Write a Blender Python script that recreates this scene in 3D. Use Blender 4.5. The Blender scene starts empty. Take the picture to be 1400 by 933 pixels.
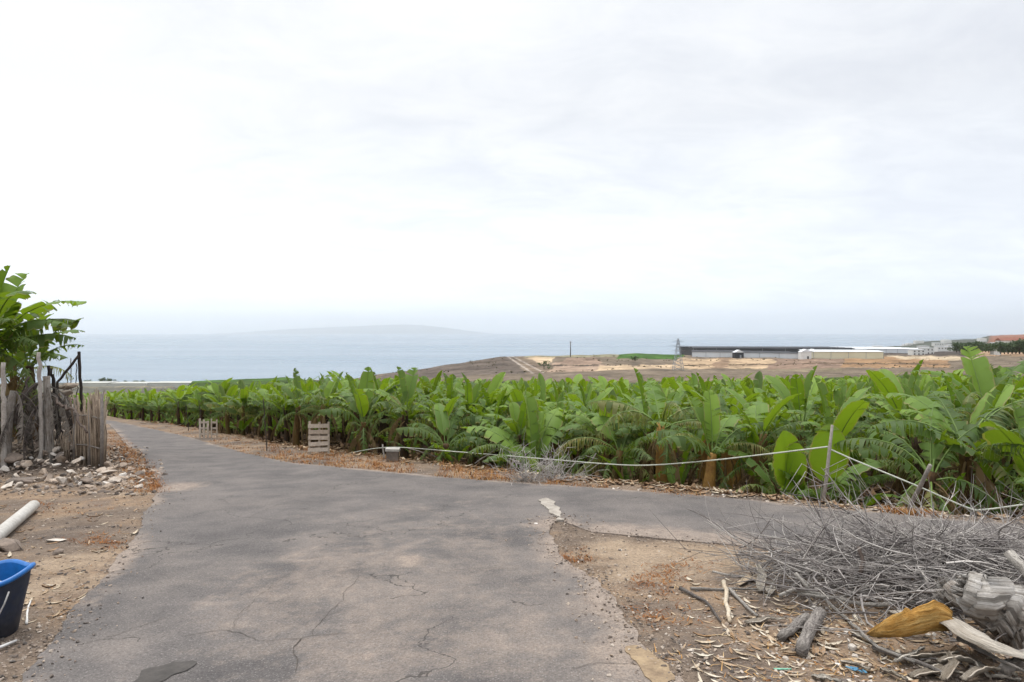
import bpy, bmesh, math, random
import numpy as np
from mathutils import Vector, Matrix, noise as mn
from mathutils.geometry import delaunay_2d_cdt
C = bpy.context.scene.collection
PI = math.pi
EYE = 1.5
F = 930.0
V0 = 454.0
PITCH = math.atan((466.5 - V0) / F)
cp, sp_ = math.cos(PITCH), math.sin(PITCH)

# ------------------------------------------------------------------ helpers
def sm(a, b, x):
    t = min(1.0, max(0.0, (x - a) / (b - a)))
    return t * t * (3 - 2 * t)

def ray(u, v):
    """view direction through photograph pixel (u, v), scaled to y = 1"""
    cx, cy = (u - 700) / F, (466.5 - v) / F
    y = cp + cy * sp_
    z = cy * cp - sp_
    return cx / y, z / y

def P(u, v, y):
    dx, dz = ray(u, v)
    return Vector((dx * y, y, EYE + dz * y))

def plane_hit(u, v):
    dx, dz = ray(u, v)
    # z = EYE + dz*y = -.082 y + .018 dx y
    y = EYE / (-.082 + .018 * dx - dz)
    return dx * y, y

class MB:
    """collects geometry and links it as ONE mesh object"""
    def __init__(s):
        s.v, s.l, s.n, s.m, s.t, s.st = [], [], [], [], [], []
        s.k = 0
    def add(s, V, faces, mat=0, tint=.5, st=None):
        V = np.asarray(V, dtype=np.float32).reshape(-1, 3)
        s.v.append(V)
        for f in faces:
            s.l.extend(i + s.k for i in f)
            s.n.append(len(f))
        nf = len(faces)
        if isinstance(mat, (list, tuple, np.ndarray)): s.m.extend(mat)
        else: s.m.extend([mat] * nf)
        s.t.append(np.full(len(V), tint, np.float32) if np.isscalar(tint) else np.asarray(tint, np.float32))
        s.st.append(np.zeros((len(V), 2), np.float32) if st is None else np.asarray(st, np.float32))
        s.k += len(V)
        return s
    def merge(s, o, M=None, tint_shift=0):
        V = np.concatenate(o.v) if o.v else np.zeros((0, 3), np.float32)
        if M is not None:
            A = np.array(M)
            V = V @ A[:3, :3].T.astype(np.float32) + A[:3, 3].astype(np.float32)
        s.v.append(V.astype(np.float32))
        s.l.extend((np.asarray(o.l, np.int64) + s.k).tolist())
        s.n.extend(o.n); s.m.extend(o.m)
        s.t.append(np.clip(np.concatenate(o.t) + tint_shift, 0, 1)); s.st.append(np.concatenate(o.st))
        s.k += len(V)
        return s
    def mesh(s, name, mats, smooth=True):
        me = bpy.data.meshes.new(name)
        V = np.concatenate(s.v).astype(np.float32)
        L = np.asarray(s.l, np.int32); N = np.asarray(s.n, np.int32)
        me.vertices.add(len(V)); me.vertices.foreach_set('co', V.ravel())
        me.loops.add(len(L)); me.loops.foreach_set('vertex_index', L)
        me.polygons.add(len(N))
        me.polygons.foreach_set('loop_start', np.concatenate([[0], np.cumsum(N)[:-1]]).astype(np.int32))
        me.polygons.foreach_set('material_index', np.asarray(s.m, np.int32))
        me.polygons.foreach_set('use_smooth', np.full(len(N), bool(smooth)))
        me.update(calc_edges=True)
        a = me.attributes.new('tint', 'FLOAT', 'POINT'); a.data.foreach_set('value', np.concatenate(s.t).astype(np.float32))
        a = me.attributes.new('st', 'FLOAT2', 'POINT'); a.data.foreach_set('vector', np.concatenate(s.st).astype(np.float32).ravel())
        for m in (mats if isinstance(mats, (list, tuple)) else [mats]): me.materials.append(m)
        return me
    def build(s, name, mats, parent=None, smooth=True, loc=None):
        return link(name, s.mesh(name, mats, smooth), parent, loc)

def link(name, me, parent=None, loc=None):
    o = bpy.data.objects.new(name, me); C.objects.link(o)
    if parent is not None: o.parent = parent
    if loc is not None: o.location = loc
    return o

def tag(o, label=None, cat=None, group=None, kind=None):
    if label: o['label'] = label
    if cat: o['category'] = cat
    if group: o['group'] = group
    if kind: o['kind'] = kind
    return o

def thing(name, loc, label, cat, group=None, rz=0):
    o = bpy.data.objects.new(name, None); C.objects.link(o)
    o.location = loc; o.rotation_euler.z = rz; o.empty_display_size = .2
    return tag(o, label, cat, group)

def tube(mb, pts, rad, sides=6, mat=0, tint=.5, cap=True, jit=0, rng=None):
    """tapered tube along points"""
    pts = [Vector(p) for p in pts]; n = len(pts)
    rr = rad if isinstance(rad, (list, tuple)) else [rad] * n
    V = []; st = []
    up = Vector((0, 0, 1))
    prev = None
    for i, p in enumerate(pts):
        t = (pts[min(i + 1, n - 1)] - pts[max(i - 1, 0)])
        if t.length < 1e-9: t = Vector((0, 0, 1))
        t.normalize()
        if prev is None:
            a = t.cross(up)
            if a.length < 1e-3: a = t.cross(Vector((1, 0, 0)))
        else:
            a = prev - t * prev.dot(t)
        a.normalize(); prev = a
        b = t.cross(a)
        for k in range(sides):
            an = 2 * PI * k / sides
            r = rr[i] * (1 + (rng.uniform(-jit, jit) if jit else 0))
            V.append(p + (a * math.cos(an) + b * math.sin(an)) * r); st.append((i / max(1, n - 1), k / sides))
    Fc = []
    for i in range(n - 1):
        for k in range(sides):
            k2 = (k + 1) % sides
            Fc.append((i * sides + k, i * sides + k2, (i + 1) * sides + k2, (i + 1) * sides + k))
    if cap:
        Fc.append(tuple(range(sides))[::-1]); Fc.append(tuple((n - 1) * sides + k for k in range(sides)))
    mb.add([tuple(v) for v in V], Fc, mat, tint, st)
    return mb

def box(mb, c, s, rot=None, mat=0, tint=.5):
    M = (rot.to_3x3() if rot is not None else Matrix.Identity(3))
    V = []
    for z in (-1, 1):
        for y in (-1, 1):
            for x in (-1, 1):
                V.append(tuple(Vector(c) + M @ Vector((x * s[0] / 2, y * s[1] / 2, z * s[2] / 2))))
    mb.add(V, [(0, 2, 3, 1), (4, 5, 7, 6), (0, 1, 5, 4), (2, 6, 7, 3), (0, 4, 6, 2), (1, 3, 7, 5)], mat, tint)
    return mb

def rock(rng, sx, sy, sz, n=14, rough=.5):
    """an angular broken stone as (verts, faces)"""
    bm = bmesh.new()
    for i in range(n):
        v = Vector((rng.gauss(0, 1), rng.gauss(0, 1), rng.gauss(0, 1))).normalized() * rng.uniform(1 - rough * .5, 1)
        bm.verts.new((v.x * sx, v.y * sy, v.z * sz))
    r = bmesh.ops.convex_hull(bm, input=bm.verts)
    junk = list({g for g in r['geom_interior'] + r['geom_unused'] if isinstance(g, bmesh.types.BMVert)})
    if junk: bmesh.ops.delete(bm, geom=junk, context='VERTS')
    bmesh.ops.bevel(bm, geom=bm.edges[:], offset=min(sx, sy, sz) * .12, segments=1, affect='EDGES', profile=.5)
    bm.verts.index_update()
    V = [tuple(v.co) for v in bm.verts]; Fc = [tuple(v.index for v in f.verts) for f in bm.faces]
    bm.free()
    return V, Fc

def xf(V, M):
    A = np.array(M); return np.asarray(V) @ A[:3, :3].T + A[:3, 3]

# ------------------------------------------------------------------ node materials
class NT:
    def __init__(s, name):
        s.mat = bpy.data.materials.new(name); s.mat.use_nodes = True
        s.t = s.mat.node_tree; s.n = s.t.nodes; s.n.clear()
        s.out = s.n.new('ShaderNodeOutputMaterial')
    def new(s, typ, **kw):
        nd = s.n.new('ShaderNode' + typ)
        for k, v in kw.items():
            if k in nd.inputs.keys(): s.set(nd, k, v)
            else: setattr(nd, k, v)
        return nd
    def set(s, nd, key, v):
        i = nd.inputs[key]
        if hasattr(v, 'is_output') or isinstance(v, bpy.types.NodeSocket): s.t.links.new(v, i)
        else:
            if isinstance(v, tuple) and len(v) == 3 and i.type == 'RGBA': v = v + (1,)
            i.default_value = v
    def noise(s, vec, scale, detail=4, rough=.55, dist=0):
        nd = s.new('TexNoise'); s.set(nd, 'Scale', scale); s.set(nd, 'Detail', detail); s.set(nd, 'Roughness', rough); s.set(nd, 'Distortion', dist)
        if vec is not None: s.set(nd, 'Vector', vec)
        return nd.outputs['Fac']
    def vor(s, vec, scale, feature='F1', out='Distance', rnd=1):
        nd = s.new('TexVoronoi'); nd.feature = feature; s.set(nd, 'Scale', scale); s.set(nd, 'Randomness', rnd)
        if vec is not None: s.set(nd, 'Vector', vec)
        return nd.outputs[out]
    def ramp(s, fac, stops, interp='LINEAR'):
        nd = s.new('ValToRGB'); cr = nd.color_ramp; cr.interpolation = interp
        while len(cr.elements) < len(stops): cr.elements.new(.5)
        for e, (p, c) in zip(cr.elements, stops):
            e.position = p
            e.color = (c, c, c, 1) if np.isscalar(c) else tuple(c) + (1,)
        s.set(nd, 'Fac', fac)
        return nd.outputs['Color']
    def math(s, op, a, b=None, c=None, clamp=False):
        nd = s.new('Math'); nd.operation = op; nd.use_clamp = clamp
        for i, v in enumerate((a, b, c)):
            if v is None: continue
            if isinstance(v, bpy.types.NodeSocket): s.t.links.new(v, nd.inputs[i])
            else: nd.inputs[i].default_value = v
        return nd.outputs[0]
    def mix(s, fac, a, b, blend='MIX'):
        nd = s.new('Mix'); nd.data_type = 'RGBA'; nd.blend_type = blend
        for key, v in ((0, fac), (6, a), (7, b)):
            i = nd.inputs[key]
            if isinstance(v, bpy.types.NodeSocket): s.t.links.new(v, i)
            else: i.default_value = (tuple(v) + (1,)) if isinstance(v, tuple) and len(v) == 3 else v
        return nd.outputs[2]
    def attr(s, name, out='Fac'):
        nd = s.new('Attribute'); nd.attribute_name = name; return nd.outputs[out]
    def pos(s): return s.new('NewGeometry').outputs['Position']
    def obj(s): return s.new('TexCoord').outputs['Object']
    def rnd(s): return s.new('ObjectInfo').outputs['Random']
    def bump(s, h, strength=.5, dist=.02, normal=None):
        nd = s.new('Bump'); s.set(nd, 'Height', h); s.set(nd, 'Strength', strength); s.set(nd, 'Distance', dist)
        if normal is not None: s.set(nd, 'Normal', normal)
        return nd.outputs['Normal']
    def bsdf(s, color, rough=.8, normal=None, spec=.4, metal=0, trans=None, tfac=.35):
        nd = s.new('BsdfPrincipled')
        s.set(nd, 'Base Color', color); s.set(nd, 'Roughness', rough); s.set(nd, 'Specular IOR Level', spec); s.set(nd, 'Metallic', metal)
        if normal is not None: s.set(nd, 'Normal', normal)
        o = nd.outputs[0]
        if trans is not None:
            tr = s.new('BsdfTranslucent'); s.set(tr, 'Color', trans)
            if normal is not None: s.set(tr, 'Normal', normal)
            mx = s.new('MixShader'); s.set(mx, 'Fac', tfac)
            s.t.links.new(o, mx.inputs[1]); s.t.links.new(tr.outputs[0], mx.inputs[2]); o = mx.outputs[0]
        s.t.links.new(o, s.out.inputs['Surface'])
        return s.mat

def simple(name, col, col2=None, scale=8, rough=.8, bump=.3, bdist=.01, spec=.3, use='obj', detail=5, stretch=None):
    m = NT(name); p = m.obj() if use == 'obj' else m.pos()
    if stretch:
        mp = m.new('Mapping'); m.set(mp, 'Vector', p); m.set(mp, 'Scale', stretch); p = mp.outputs[0]
    n = m.noise(p, scale, detail, .62)
    c = m.ramp(n, [(.3, col), (.7, col2 or tuple(x * .6 for x in col))])
    n2 = m.noise(p, scale * 6, 3)
    c = m.mix(.35, c, m.ramp(n2, [(.3, .3), (.7, 1.0)]), 'MULTIPLY') if bump else c
    return m.bsdf(c, rough, m.bump(m.math('ADD', n, m.math('MULTIPLY', n2, .4)), bump, bdist) if bump else None, spec)

# --- foliage
def leaf_material(name, ramp, trans, tfac=.35, dry=False):
    m = NT(name)
    sx = m.new('SeparateXYZ'); m.set(sx, 'Vector', m.attr('st', 'Vector'))
    t, s_ = sx.outputs[0], sx.outputs[1]
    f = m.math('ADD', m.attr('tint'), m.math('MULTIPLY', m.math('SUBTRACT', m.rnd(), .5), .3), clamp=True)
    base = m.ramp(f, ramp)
    n = m.noise(m.obj(), 5, 4)
    base = m.mix(m.math('MULTIPLY', n, .7), base, m.mix(.6, base, (.35, .35, .22), 'MULTIPLY'))
    # parallel side veins, running from the midrib to the margin
    vein = m.math('SINE', m.math('MULTIPLY', m.math('ADD', t, m.math('MULTIPLY', s_, .05)), 420))
    base = m.mix(.16, base, m.ramp(vein, [(0, .45), (.5, 1.0)]), 'MULTIPLY')
    if not dry:
        edge = m.math('MULTIPLY', m.math('GREATER_THAN', m.math('ADD', s_, m.math('MULTIPLY', m.noise(m.obj(), 14, 3), .35)), 1.1), .75)
        base = m.mix(edge, base, (.30, .21, .09))
        # paler, waxy underside
        back = m.new('NewGeometry').outputs['Backfacing']
        base = m.mix(m.math('MULTIPLY', back, .3), base, (.20, .27, .12))
    nb = m.bump(m.math('ADD', vein, m.math('MULTIPLY', n, 3)), .25, .004)
    tr = m.mix(.5, base, trans)
    return m.bsdf(base, .5 if not dry else .85, nb, .22 if not dry else .1, 0, tr, tfac)

GREEN = leaf_material('banana_leaf', [(0, (.24, .40, .022)), (.32, (.105, .215, .014)), (.55, (.026, .070, .010)), (.72, (.055, .092, .020)), (.86, (.20, .185, .06)), (1, (.36, .27, .11))], (.40, .56, .025), .32)  # older leaves are darker green, deepened further to paint in canopy shade
DRYL = leaf_material('dry_banana_leaf', [(0, (.10, .066, .036)), (.5, (.235, .165, .085)), (1, (.40, .31, .18))], (.45, .30, .12), .2, True)
RIB = simple('midrib', (.16, .24, .055), (.11, .175, .04), 6, .5, 0)
def stem_material(name='pseudostem', gain=1.):
    m = NT(name); p = m.obj()
    mp = m.new('Mapping'); m.set(mp, 'Vector', p); m.set(mp, 'Scale', (9, 9, 2.2))
    n = m.noise(mp.outputs[0], 1.6, 5, .65, .6)
    n2 = m.noise(mp.outputs[0], 6, 4)
    c = m.ramp(m.math('ADD', n, m.math('MULTIPLY', m.math('SUBTRACT', m.rnd(), .5), .35)), [(p_, tuple(x * gain for x in c_)) for p_, c_ in [(.25, (.05, .03, .018)), (.42, (.11, .06, .025)), (.58, (.26, .145, .045)), (.74, (.22, .18, .06)), (.9, (.12, .15, .04))]])
    c = m.mix(.5, c, m.ramp(n2, [(.3, .35), (.65, 1.0)]), 'MULTIPLY')
    return m.bsdf(c, .75, m.bump(n2, .6, .02), .25)
STEM = stem_material('pseudostem', .55)  # gain dims the stem tones, painting in the shade under the leaves
GOLD = simple('golden_stem', (.42, .24, .06), (.22, .11, .03), 7, .7, .5, .02)

def leaf(rng, L, W, e0, e1, fold=.25, droop=.5, tear=.1, gap=.012, n=18, m=3, pet=.13, hang=0., tint=.4, mat=0, ribmat=1, bendp=1.3, ribr=.011, ell=False):
    """one banana leaf: base at the origin, midrib in the XZ plane, torn side blades"""
    mb = MB()
    NS = 28; ds = L / NS
    pos = [np.zeros(3)]; tan = []; nor = []
    sway = rng.uniform(-.25, .25)
    for i in range(NS + 1):
        s = i / NS
        e = e0 + (e1 - e0) * s ** bendp; az = sway * s * s
        T = np.array((math.cos(e) * math.cos(az), math.cos(e) * math.sin(az), math.sin(e)))
        N = np.array((-math.sin(e) * math.cos(az), -math.sin(e) * math.sin(az), math.cos(e)))
        tan.append(T); nor.append(N)
        if i: pos.append(pos[-1] + (tan[i - 1] + T) * .5 * ds)
    def at(t):
        x = min(max(t, 0), 1) * NS; i = min(int(x), NS - 1); f = x - i
        return pos[i] * (1 - f) + pos[i + 1] * f, tan[i], nor[i]
    def w(t):
        b = (t - pet) / (1 - pet)
        if b <= 0: return 0
        if ell: return W / 2 * max(0, math.sin(PI * b ** .85)) ** .62
        a = min(1, b / .22) ** .55
        q = max(0, (b - .5) / .5)
        return W / 2 * a * (max(0, 1 - q ** 2.6) ** .6)
    Z = np.array((0, 0, -1.))
    ts = [pet + (1 - pet) * k / n for k in range(n + 1)]
    for side in (-1, 1):
        k = 0
        while k < n:
            k1 = k + 1
            while k1 < n and rng.random() > tear: k1 += 1
            df = rng.gauss(0, .28) * min(1, tear * 2); wsc = 1 - rng.random() * .3 * min(1, tear * 2)
            dd = rng.uniform(.6, 1.4) * droop; sh = rng.uniform(.12, .4)
            hg = hang * rng.uniform(.5, 1.25)
            tm = .5 * (ts[k] + ts[k1]); half = .5 * (ts[k1] - ts[k]) + 1e-6
            V, st, tn = [], [], []
            ttt = tint + rng.uniform(-.1, .1)
            for c in range(k, k1 + 1):
                cur = None
                for j in range(m + 1):
                    r = j / m
                    t = ts[c]
                    # torn margins part from one another
                    g = gap * r * (1 if (k > 0 or c == k1) else 0)
                    if c == k and k > 0: t += min(g, half * .8)
                    if c == k1 and k1 < n: t -= min(g, half * .8)
                    p, T, N = at(t)
                    ww = w(ts[c]) * wsc / m
                    if cur is None:
                        cur = p - N * .004
                        off = np.zeros(3)
                    else:
                        f = fold + df - dd * r
                        d = math.cos(f) * side * np.array((-T[1], T[0], 0)) / max(1e-6, math.hypot(T[0], T[1])) if abs(T[2]) < .999 else np.array((0, side, 0))
                        d = d * 1.0 + math.sin(f) * N + T * sh * .6
                        if hg > 0: d = d * (1 - hg * r) + Z * hg * r * 1.2
                        nd_ = np.linalg.norm(d); d = d / nd_ if nd_ > 1e-6 else Z
                        off = off + d * ww
                    q = p - N * .004 + off
                    if j == m: q = q + N * rng.uniform(-.012, .012)
                    V.append(q); st.append((ts[c], r)); tn.append(min(1, max(0, ttt)))
            Fc = []
            nc = k1 - k
            for c in range(nc):
                for j in range(m):
                    a = c * (m + 1) + j; b = (c + 1) * (m + 1) + j
                    Fc.append((a, b, b + 1, a + 1) if side < 0 else (a, a + 1, b + 1, b))
            mb.add(V, Fc, mat, tn, st)
            k = k1
    idx = list(range(0, NS + 1, 4))
    tube(mb, [pos[i] for i in idx], [ribr * (1.25 - 1.1 * i / NS) for i in idx], 4, ribmat, .5, False)
    return mb

# ------------------------------------------------------------------ terrain
FEDGE = [(20, 563), (110, 563), (160, 571), (240, 580), (300, 592), (370, 606), (430, 615), (540, 626), (620, 636), (740, 650), (880, 663), (1000, 675), (1120, 687), (1250, 698), (1400, 707), (1800, 725), (2600, 754)]
_fe = sorted((plane_hit(*q)[0] / plane_hit(*q)[1], plane_hit(*q)[1]) for q in FEDGE)
FA = np.array([q[0] for q in _fe]); FY = np.array([q[1] for q in _fe])
def yfield(a): return float(np.interp(a, FA, FY))
def sink(a): return .12 + .43 * sm(-.35, .1, a)

KY = [110, 250, 450, 650, 1000, 1500, 2000, 3000, 6000]
def zv(v, y): return EYE - (v - V0) / F * y
def prof(*vs): return [zv(v, y) if v < 1000 else -float(v - 1000) for v, y in zip(vs, KY)]
SEA = -117.0
CTRL = [(-1.6, prof(565, 560, 550, 545, 535, 525, 1140, 1140, 1140)), (-.5, prof(565, 560, 550, 545, 535, 525, 1140, 1140, 1140)),
        (-.47, prof(562, 542, 522, 535, 1100, 1130, 1140, 1140, 1140)), (-.335, prof(562, 540, 514, 535, 1100, 1130, 1140, 1140, 1140)),
        (-.29, prof(560, 538, 518, 530, 1095, 1130, 1140, 1140, 1140)), (-.24, prof(560, 538, 527, 519, 1090, 1130, 1140, 1140, 1140)),
        (-.12, prof(555, 535, 516, 503, 1070, 1130, 1140, 1140, 1140)), (-.065, prof(550, 532, 511, 494, 1065, 1130, 1140, 1140, 1140)),
        (-.016, prof(550, 530, 507, 488, 1055, 1130, 1140, 1140, 1140)), (.1, prof(548, 530, 505, 486, 1050, 1130, 1140, 1140, 1140)),
        (.25, prof(545, 530, 505, 484.5, 1048, 1130, 1140, 1140, 1140)), (.29, prof(545, 528, 505, 487, 1040, 1120, 1140, 1140, 1140)),
        (.45, prof(545, 528, 505, 488, 480, 1080, 1130, 1140, 1140)), (.53, prof(545, 526, 505, 489, 481, 475, 1080, 1140, 1140)),
        (.6, prof(545, 524, 503, 489, 480, 472, 467.5, 1100, 1140)), (.7, prof(545, 522, 502, 488, 478, 468, 463, 459.5, 1140)),
        (.77, prof(545, 522, 500, 487, 476, 465, 459, 457, 1140)), (1.2, prof(540, 515, 490, 475, 460, 450, 440, 430, 430))]
CA = np.array([c[0] for c in CTRL]); CZ = np.array([c[1] for c in CTRL])
MOUND = plane_hit(66, 634)
def base(x, y):
    bump = .55 * math.exp(-((x - MOUND[0] + .4) / 2.0) ** 2 - ((y - MOUND[1] - .3) / 1.5) ** 2) if x < -5 else 0
    return bump - .082 * y + .018 * x + .05 * (mn.noise((x * .22, y * .22, 3.1)))
def T(x, y):
    if y < 2: return base(x, y)
    a = x / y
    z = base(x, min(y, 400)) if y <= 70 else 0
    if y <= 70:
        q = y - yfield(a)
        if -2 < q:
            z -= (sink(a) + .35 * sm(18, 45, y) * sm(-.05, -.3, a)) * sm(-.05, .75, q)
        return z
    x70 = a * 70
    z70 = base(x70, 70) - sink(a) - .35 * sm(-.05, -.3, a)
    zz = [z70] + [float(np.interp(a, CA, CZ[:, i])) for i in range(len(KY))]
    ys = [70] + KY
    i = 0
    while i < len(ys) - 2 and y > ys[i + 1]: i += 1
    f = (y - ys[i]) / (ys[i + 1] - ys[i])
    z = zz[i] * (1 - f) + zz[i + 1] * f
    w_ = sm(90, 300, y)
    if w_ > 0:
        z += w_ * (mn.noise((x * .012, y * .012, 1.7)) * 2.0 + mn.noise((x * .05, y * .05, 7.7)) * 1.1)
    return z
def G(u, v, dz=0):
    """the point of the ground seen through photograph pixel (u, v)"""
    dx, dzr = ray(u, v)
    y = 1.5; st = .15
    py = y
    while y < 4000:
        if EYE + dzr * y < T(dx * y, y) + dz: break
        py = y; y += max(.1, y * .02)
    lo, hi = py, y
    for _ in range(22):
        m_ = (lo + hi) / 2
        if EYE + dzr * m_ < T(dx * m_, m_) + dz: hi = m_
        else: lo = m_
    return Vector((dx * hi, hi, T(dx * hi, hi) + dz))
# ------------------------------------------------------------------ world, sun, camera
def world():
    w = bpy.data.worlds.new('World'); bpy.context.scene.world = w; w.use_nodes = True
    t = w.node_tree; n = t.nodes; n.clear(); L = t.links.new
    out = n.new('ShaderNodeOutputWorld'); bg = n.new('ShaderNodeBackground'); bg.inputs['Strength'].default_value = .1
    sky = n.new('ShaderNodeTexSky'); sky.sky_type = 'NISHITA'; sky.sun_disc = False
    sky.sun_elevation = math.radians(SUN_EL); sky.sun_rotation = math.radians(SUN_AZ)
    tc = n.new('ShaderNodeTexCoord'); sx = n.new('ShaderNodeSeparateXYZ'); L(tc.outputs['Generated'], sx.inputs[0])
    def m(op, a, b=None, clamp=False):
        q = n.new('ShaderNodeMath'); q.operation = op; q.use_clamp = clamp
        for i, v in enumerate((a, b)):
            if v is None: continue
            if isinstance(v, bpy.types.NodeSocket): L(v, q.inputs[i])
            else: q.inputs[i].default_value = v
        return q.outputs[0]
    # a flat layer of cloud overhead, seen in perspective
    zz = m('ADD', m('MAXIMUM', sx.outputs[2], 0.0), .22)
    cx = n.new('ShaderNodeCombineXYZ'); L(m('DIVIDE', sx.outputs[0], zz), cx.inputs[0]); L(m('DIVIDE', sx.outputs[1], zz), cx.inputs[1])
    def noise(scale, detail, rough, dist=0., off=(0, 0, 0), str_=(1, 1, 1)):
        mp = n.new('ShaderNodeMapping'); L(cx.outputs[0], mp.inputs[0]); mp.inputs['Location'].default_value = off; mp.inputs['Scale'].default_value = str_
        q = n.new('ShaderNodeTexNoise'); L(mp.outputs[0], q.inputs['Vector'])
        q.inputs['Scale'].default_value = scale; q.inputs['Detail'].default_value = detail; q.inputs['Roughness'].default_value = rough; q.inputs['Distortion'].default_value = dist
        return q.outputs['Fac']
    a = noise(.9, 6, .55, .3, (3.2, 1.1, 0), (.95, 1.3, 1)); b = noise(3.4, 7, .65, .5, (7, 2, 0), (.9, 1.3, 1))
    d = m('ADD', m('MULTIPLY', a, .52), m('MULTIPLY', b, .48))
    # thicker, greyer cloud towards the right of the view (+x)
    d = m('ADD', d, m('MULTIPLY', sx.outputs[0], -.22))
    cr = n.new('ShaderNodeValToRGB'); L(d, cr.inputs[0])
    e = cr.color_ramp.elements; e.new(.5); e.new(.5)
    for el, (p, c) in zip(e, CLOUD): el.position = p; el.color = c + (1,)
    # brighter and a touch bluer low over the sea
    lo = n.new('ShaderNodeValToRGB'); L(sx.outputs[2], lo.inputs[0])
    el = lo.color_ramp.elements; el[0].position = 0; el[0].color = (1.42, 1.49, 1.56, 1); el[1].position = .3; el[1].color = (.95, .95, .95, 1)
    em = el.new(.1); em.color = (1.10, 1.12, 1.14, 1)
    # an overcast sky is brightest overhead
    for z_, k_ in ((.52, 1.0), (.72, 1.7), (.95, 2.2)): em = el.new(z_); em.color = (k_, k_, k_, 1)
    mu_clamp = False
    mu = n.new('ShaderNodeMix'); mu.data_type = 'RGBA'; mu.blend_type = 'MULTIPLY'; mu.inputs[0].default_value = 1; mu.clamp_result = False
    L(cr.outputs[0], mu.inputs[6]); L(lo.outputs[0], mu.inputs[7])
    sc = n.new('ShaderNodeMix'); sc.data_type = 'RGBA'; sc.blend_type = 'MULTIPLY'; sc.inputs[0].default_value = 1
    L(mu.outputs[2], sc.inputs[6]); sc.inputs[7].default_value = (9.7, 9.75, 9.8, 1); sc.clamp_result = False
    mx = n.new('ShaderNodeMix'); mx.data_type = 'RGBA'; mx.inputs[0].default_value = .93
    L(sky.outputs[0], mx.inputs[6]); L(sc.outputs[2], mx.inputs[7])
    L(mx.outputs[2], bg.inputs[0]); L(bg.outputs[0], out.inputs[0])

SUN_EL, SUN_AZ = 72, -30
CLOUD = [(.30, (.68, .70, .745)), (.41, (.75, .768, .80)), (.49, (.81, .822, .842)), (.60, (.875, .882, .89))]
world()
sl = bpy.data.lights.new('sun', 'SUN'); sl.energy = 1.5; sl.angle = math.radians(10); sl.color = (1, .95, .87)
so = bpy.data.objects.new('sun', sl); C.objects.link(so)
so.rotation_euler = (math.radians(90 - SUN_EL), 0, math.radians(180 - SUN_AZ)); so.location = (0, 0, 60)
cam = bpy.data.cameras.new('camera'); cam.lens = F / 1400 * 36; cam.sensor_width = 36; cam.clip_start = .05; cam.clip_end = 120000
co = bpy.data.objects.new('camera', cam); C.objects.link(co); co.location = (0, 0, EYE); co.rotation_euler = (PI / 2 - PITCH, 0, 0)
S = bpy.context.scene; S.camera = co
S.view_settings.view_transform = 'Standard'; S.view_settings.look = 'None'; S.view_settings.exposure = 0.36; S.view_settings.gamma = 1
S.view_settings.use_curve_mapping = False
S.render.engine = 'CYCLES'
cy = S.cycles; cy.use_denoising = True; cy.max_bounces = 8; cy.transparent_max_bounces = 8; cy.diffuse_bounces = 1; cy.glossy_bounces = 3
cy.transmission_bounces = 4; cy.volume_bounces = 4; cy.caustics_reflective = False; cy.caustics_refractive = False

# ------------------------------------------------------------------ ground
def ground_material():
    m = NT('dirt'); p = m.pos()
    big = m.noise(p, .55, 5, .6, .4); mid = m.noise(p, 3.2, 6, .65); fine = m.noise(p, 38, 4, .7); f2 = m.noise(p, 120, 2)
    c = m.ramp(big, [(.32, (.125, .10, .085)), (.46, (.20, .155, .12)), (.55, (.28, .20, .135)), (.64, (.21, .16, .125)), (.74, (.30, .23, .17))])
    d2 = m.math('ADD', m.attr('tint'), m.math('MULTIPLY', m.math('SUBTRACT', mid, .5), .9))
    c = m.mix(m.ramp(d2, [(.3, 0.), (.8, 1.)]), c, (.33, .255, .185))
    c = m.mix(.55, c, m.ramp(mid, [(.3, (.45, .40, .38)), (.62, (1.08, 1.05, 1.0))]), 'MULTIPLY')
    c = m.mix(.6, c, m.ramp(fine, [(.34, .42), (.62, 1.2)]), 'MULTIPLY')
    # grit and little stones
    v = m.new('TexVoronoi'); v.feature = 'F1'; m.set(v, 'Scale', 46); m.set(v, 'Vector', p)
    stone = m.math('LESS_THAN', v.outputs['Distance'], .27)
    pick = m.math('GREATER_THAN', m.noise(p, 7, 3), .5)
    hs = m.new('SeparateColor'); m.set(hs, 'Color', v.outputs['Color'])
    sc_ = m.ramp(hs.outputs[0], [(0, (.10, .085, .075)), (.5, (.30, .26, .22)), (1, (.55, .50, .44))])
    c = m.mix(m.math('MULTIPLY', m.math('MULTIPLY', stone, pick), .8), c, sc_)
    h = m.math('ADD', m.math('MULTIPLY', mid, 1.2), m.math('ADD', m.math('MULTIPLY', fine, .5), m.math('MULTIPLY', m.math('SUBTRACT', .3, v.outputs['Distance'], clamp=True), 1.6)))
    return m.bsdf(c, .93, m.bump(h, .8, .03), .15)
DIRT = ground_material()
def soil_material():
    m = NT('field_soil'); p = m.pos()
    n = m.noise(p, 2.2, 6, .65); f = m.noise(p, 26, 4, .7)
    c = m.ramp(n, [(.3, (.03, .02, .016)), (.5, (.07, .045, .03)), (.7, (.14, .09, .055))])
    c = m.mix(.7, c, m.ramp(f, [(.3, .35), (.65, 1.25)]), 'MULTIPLY')
    return m.bsdf(c, .95, m.bump(m.math('ADD', n, f), .9, .05), .1)
SOIL = soil_material()

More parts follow.
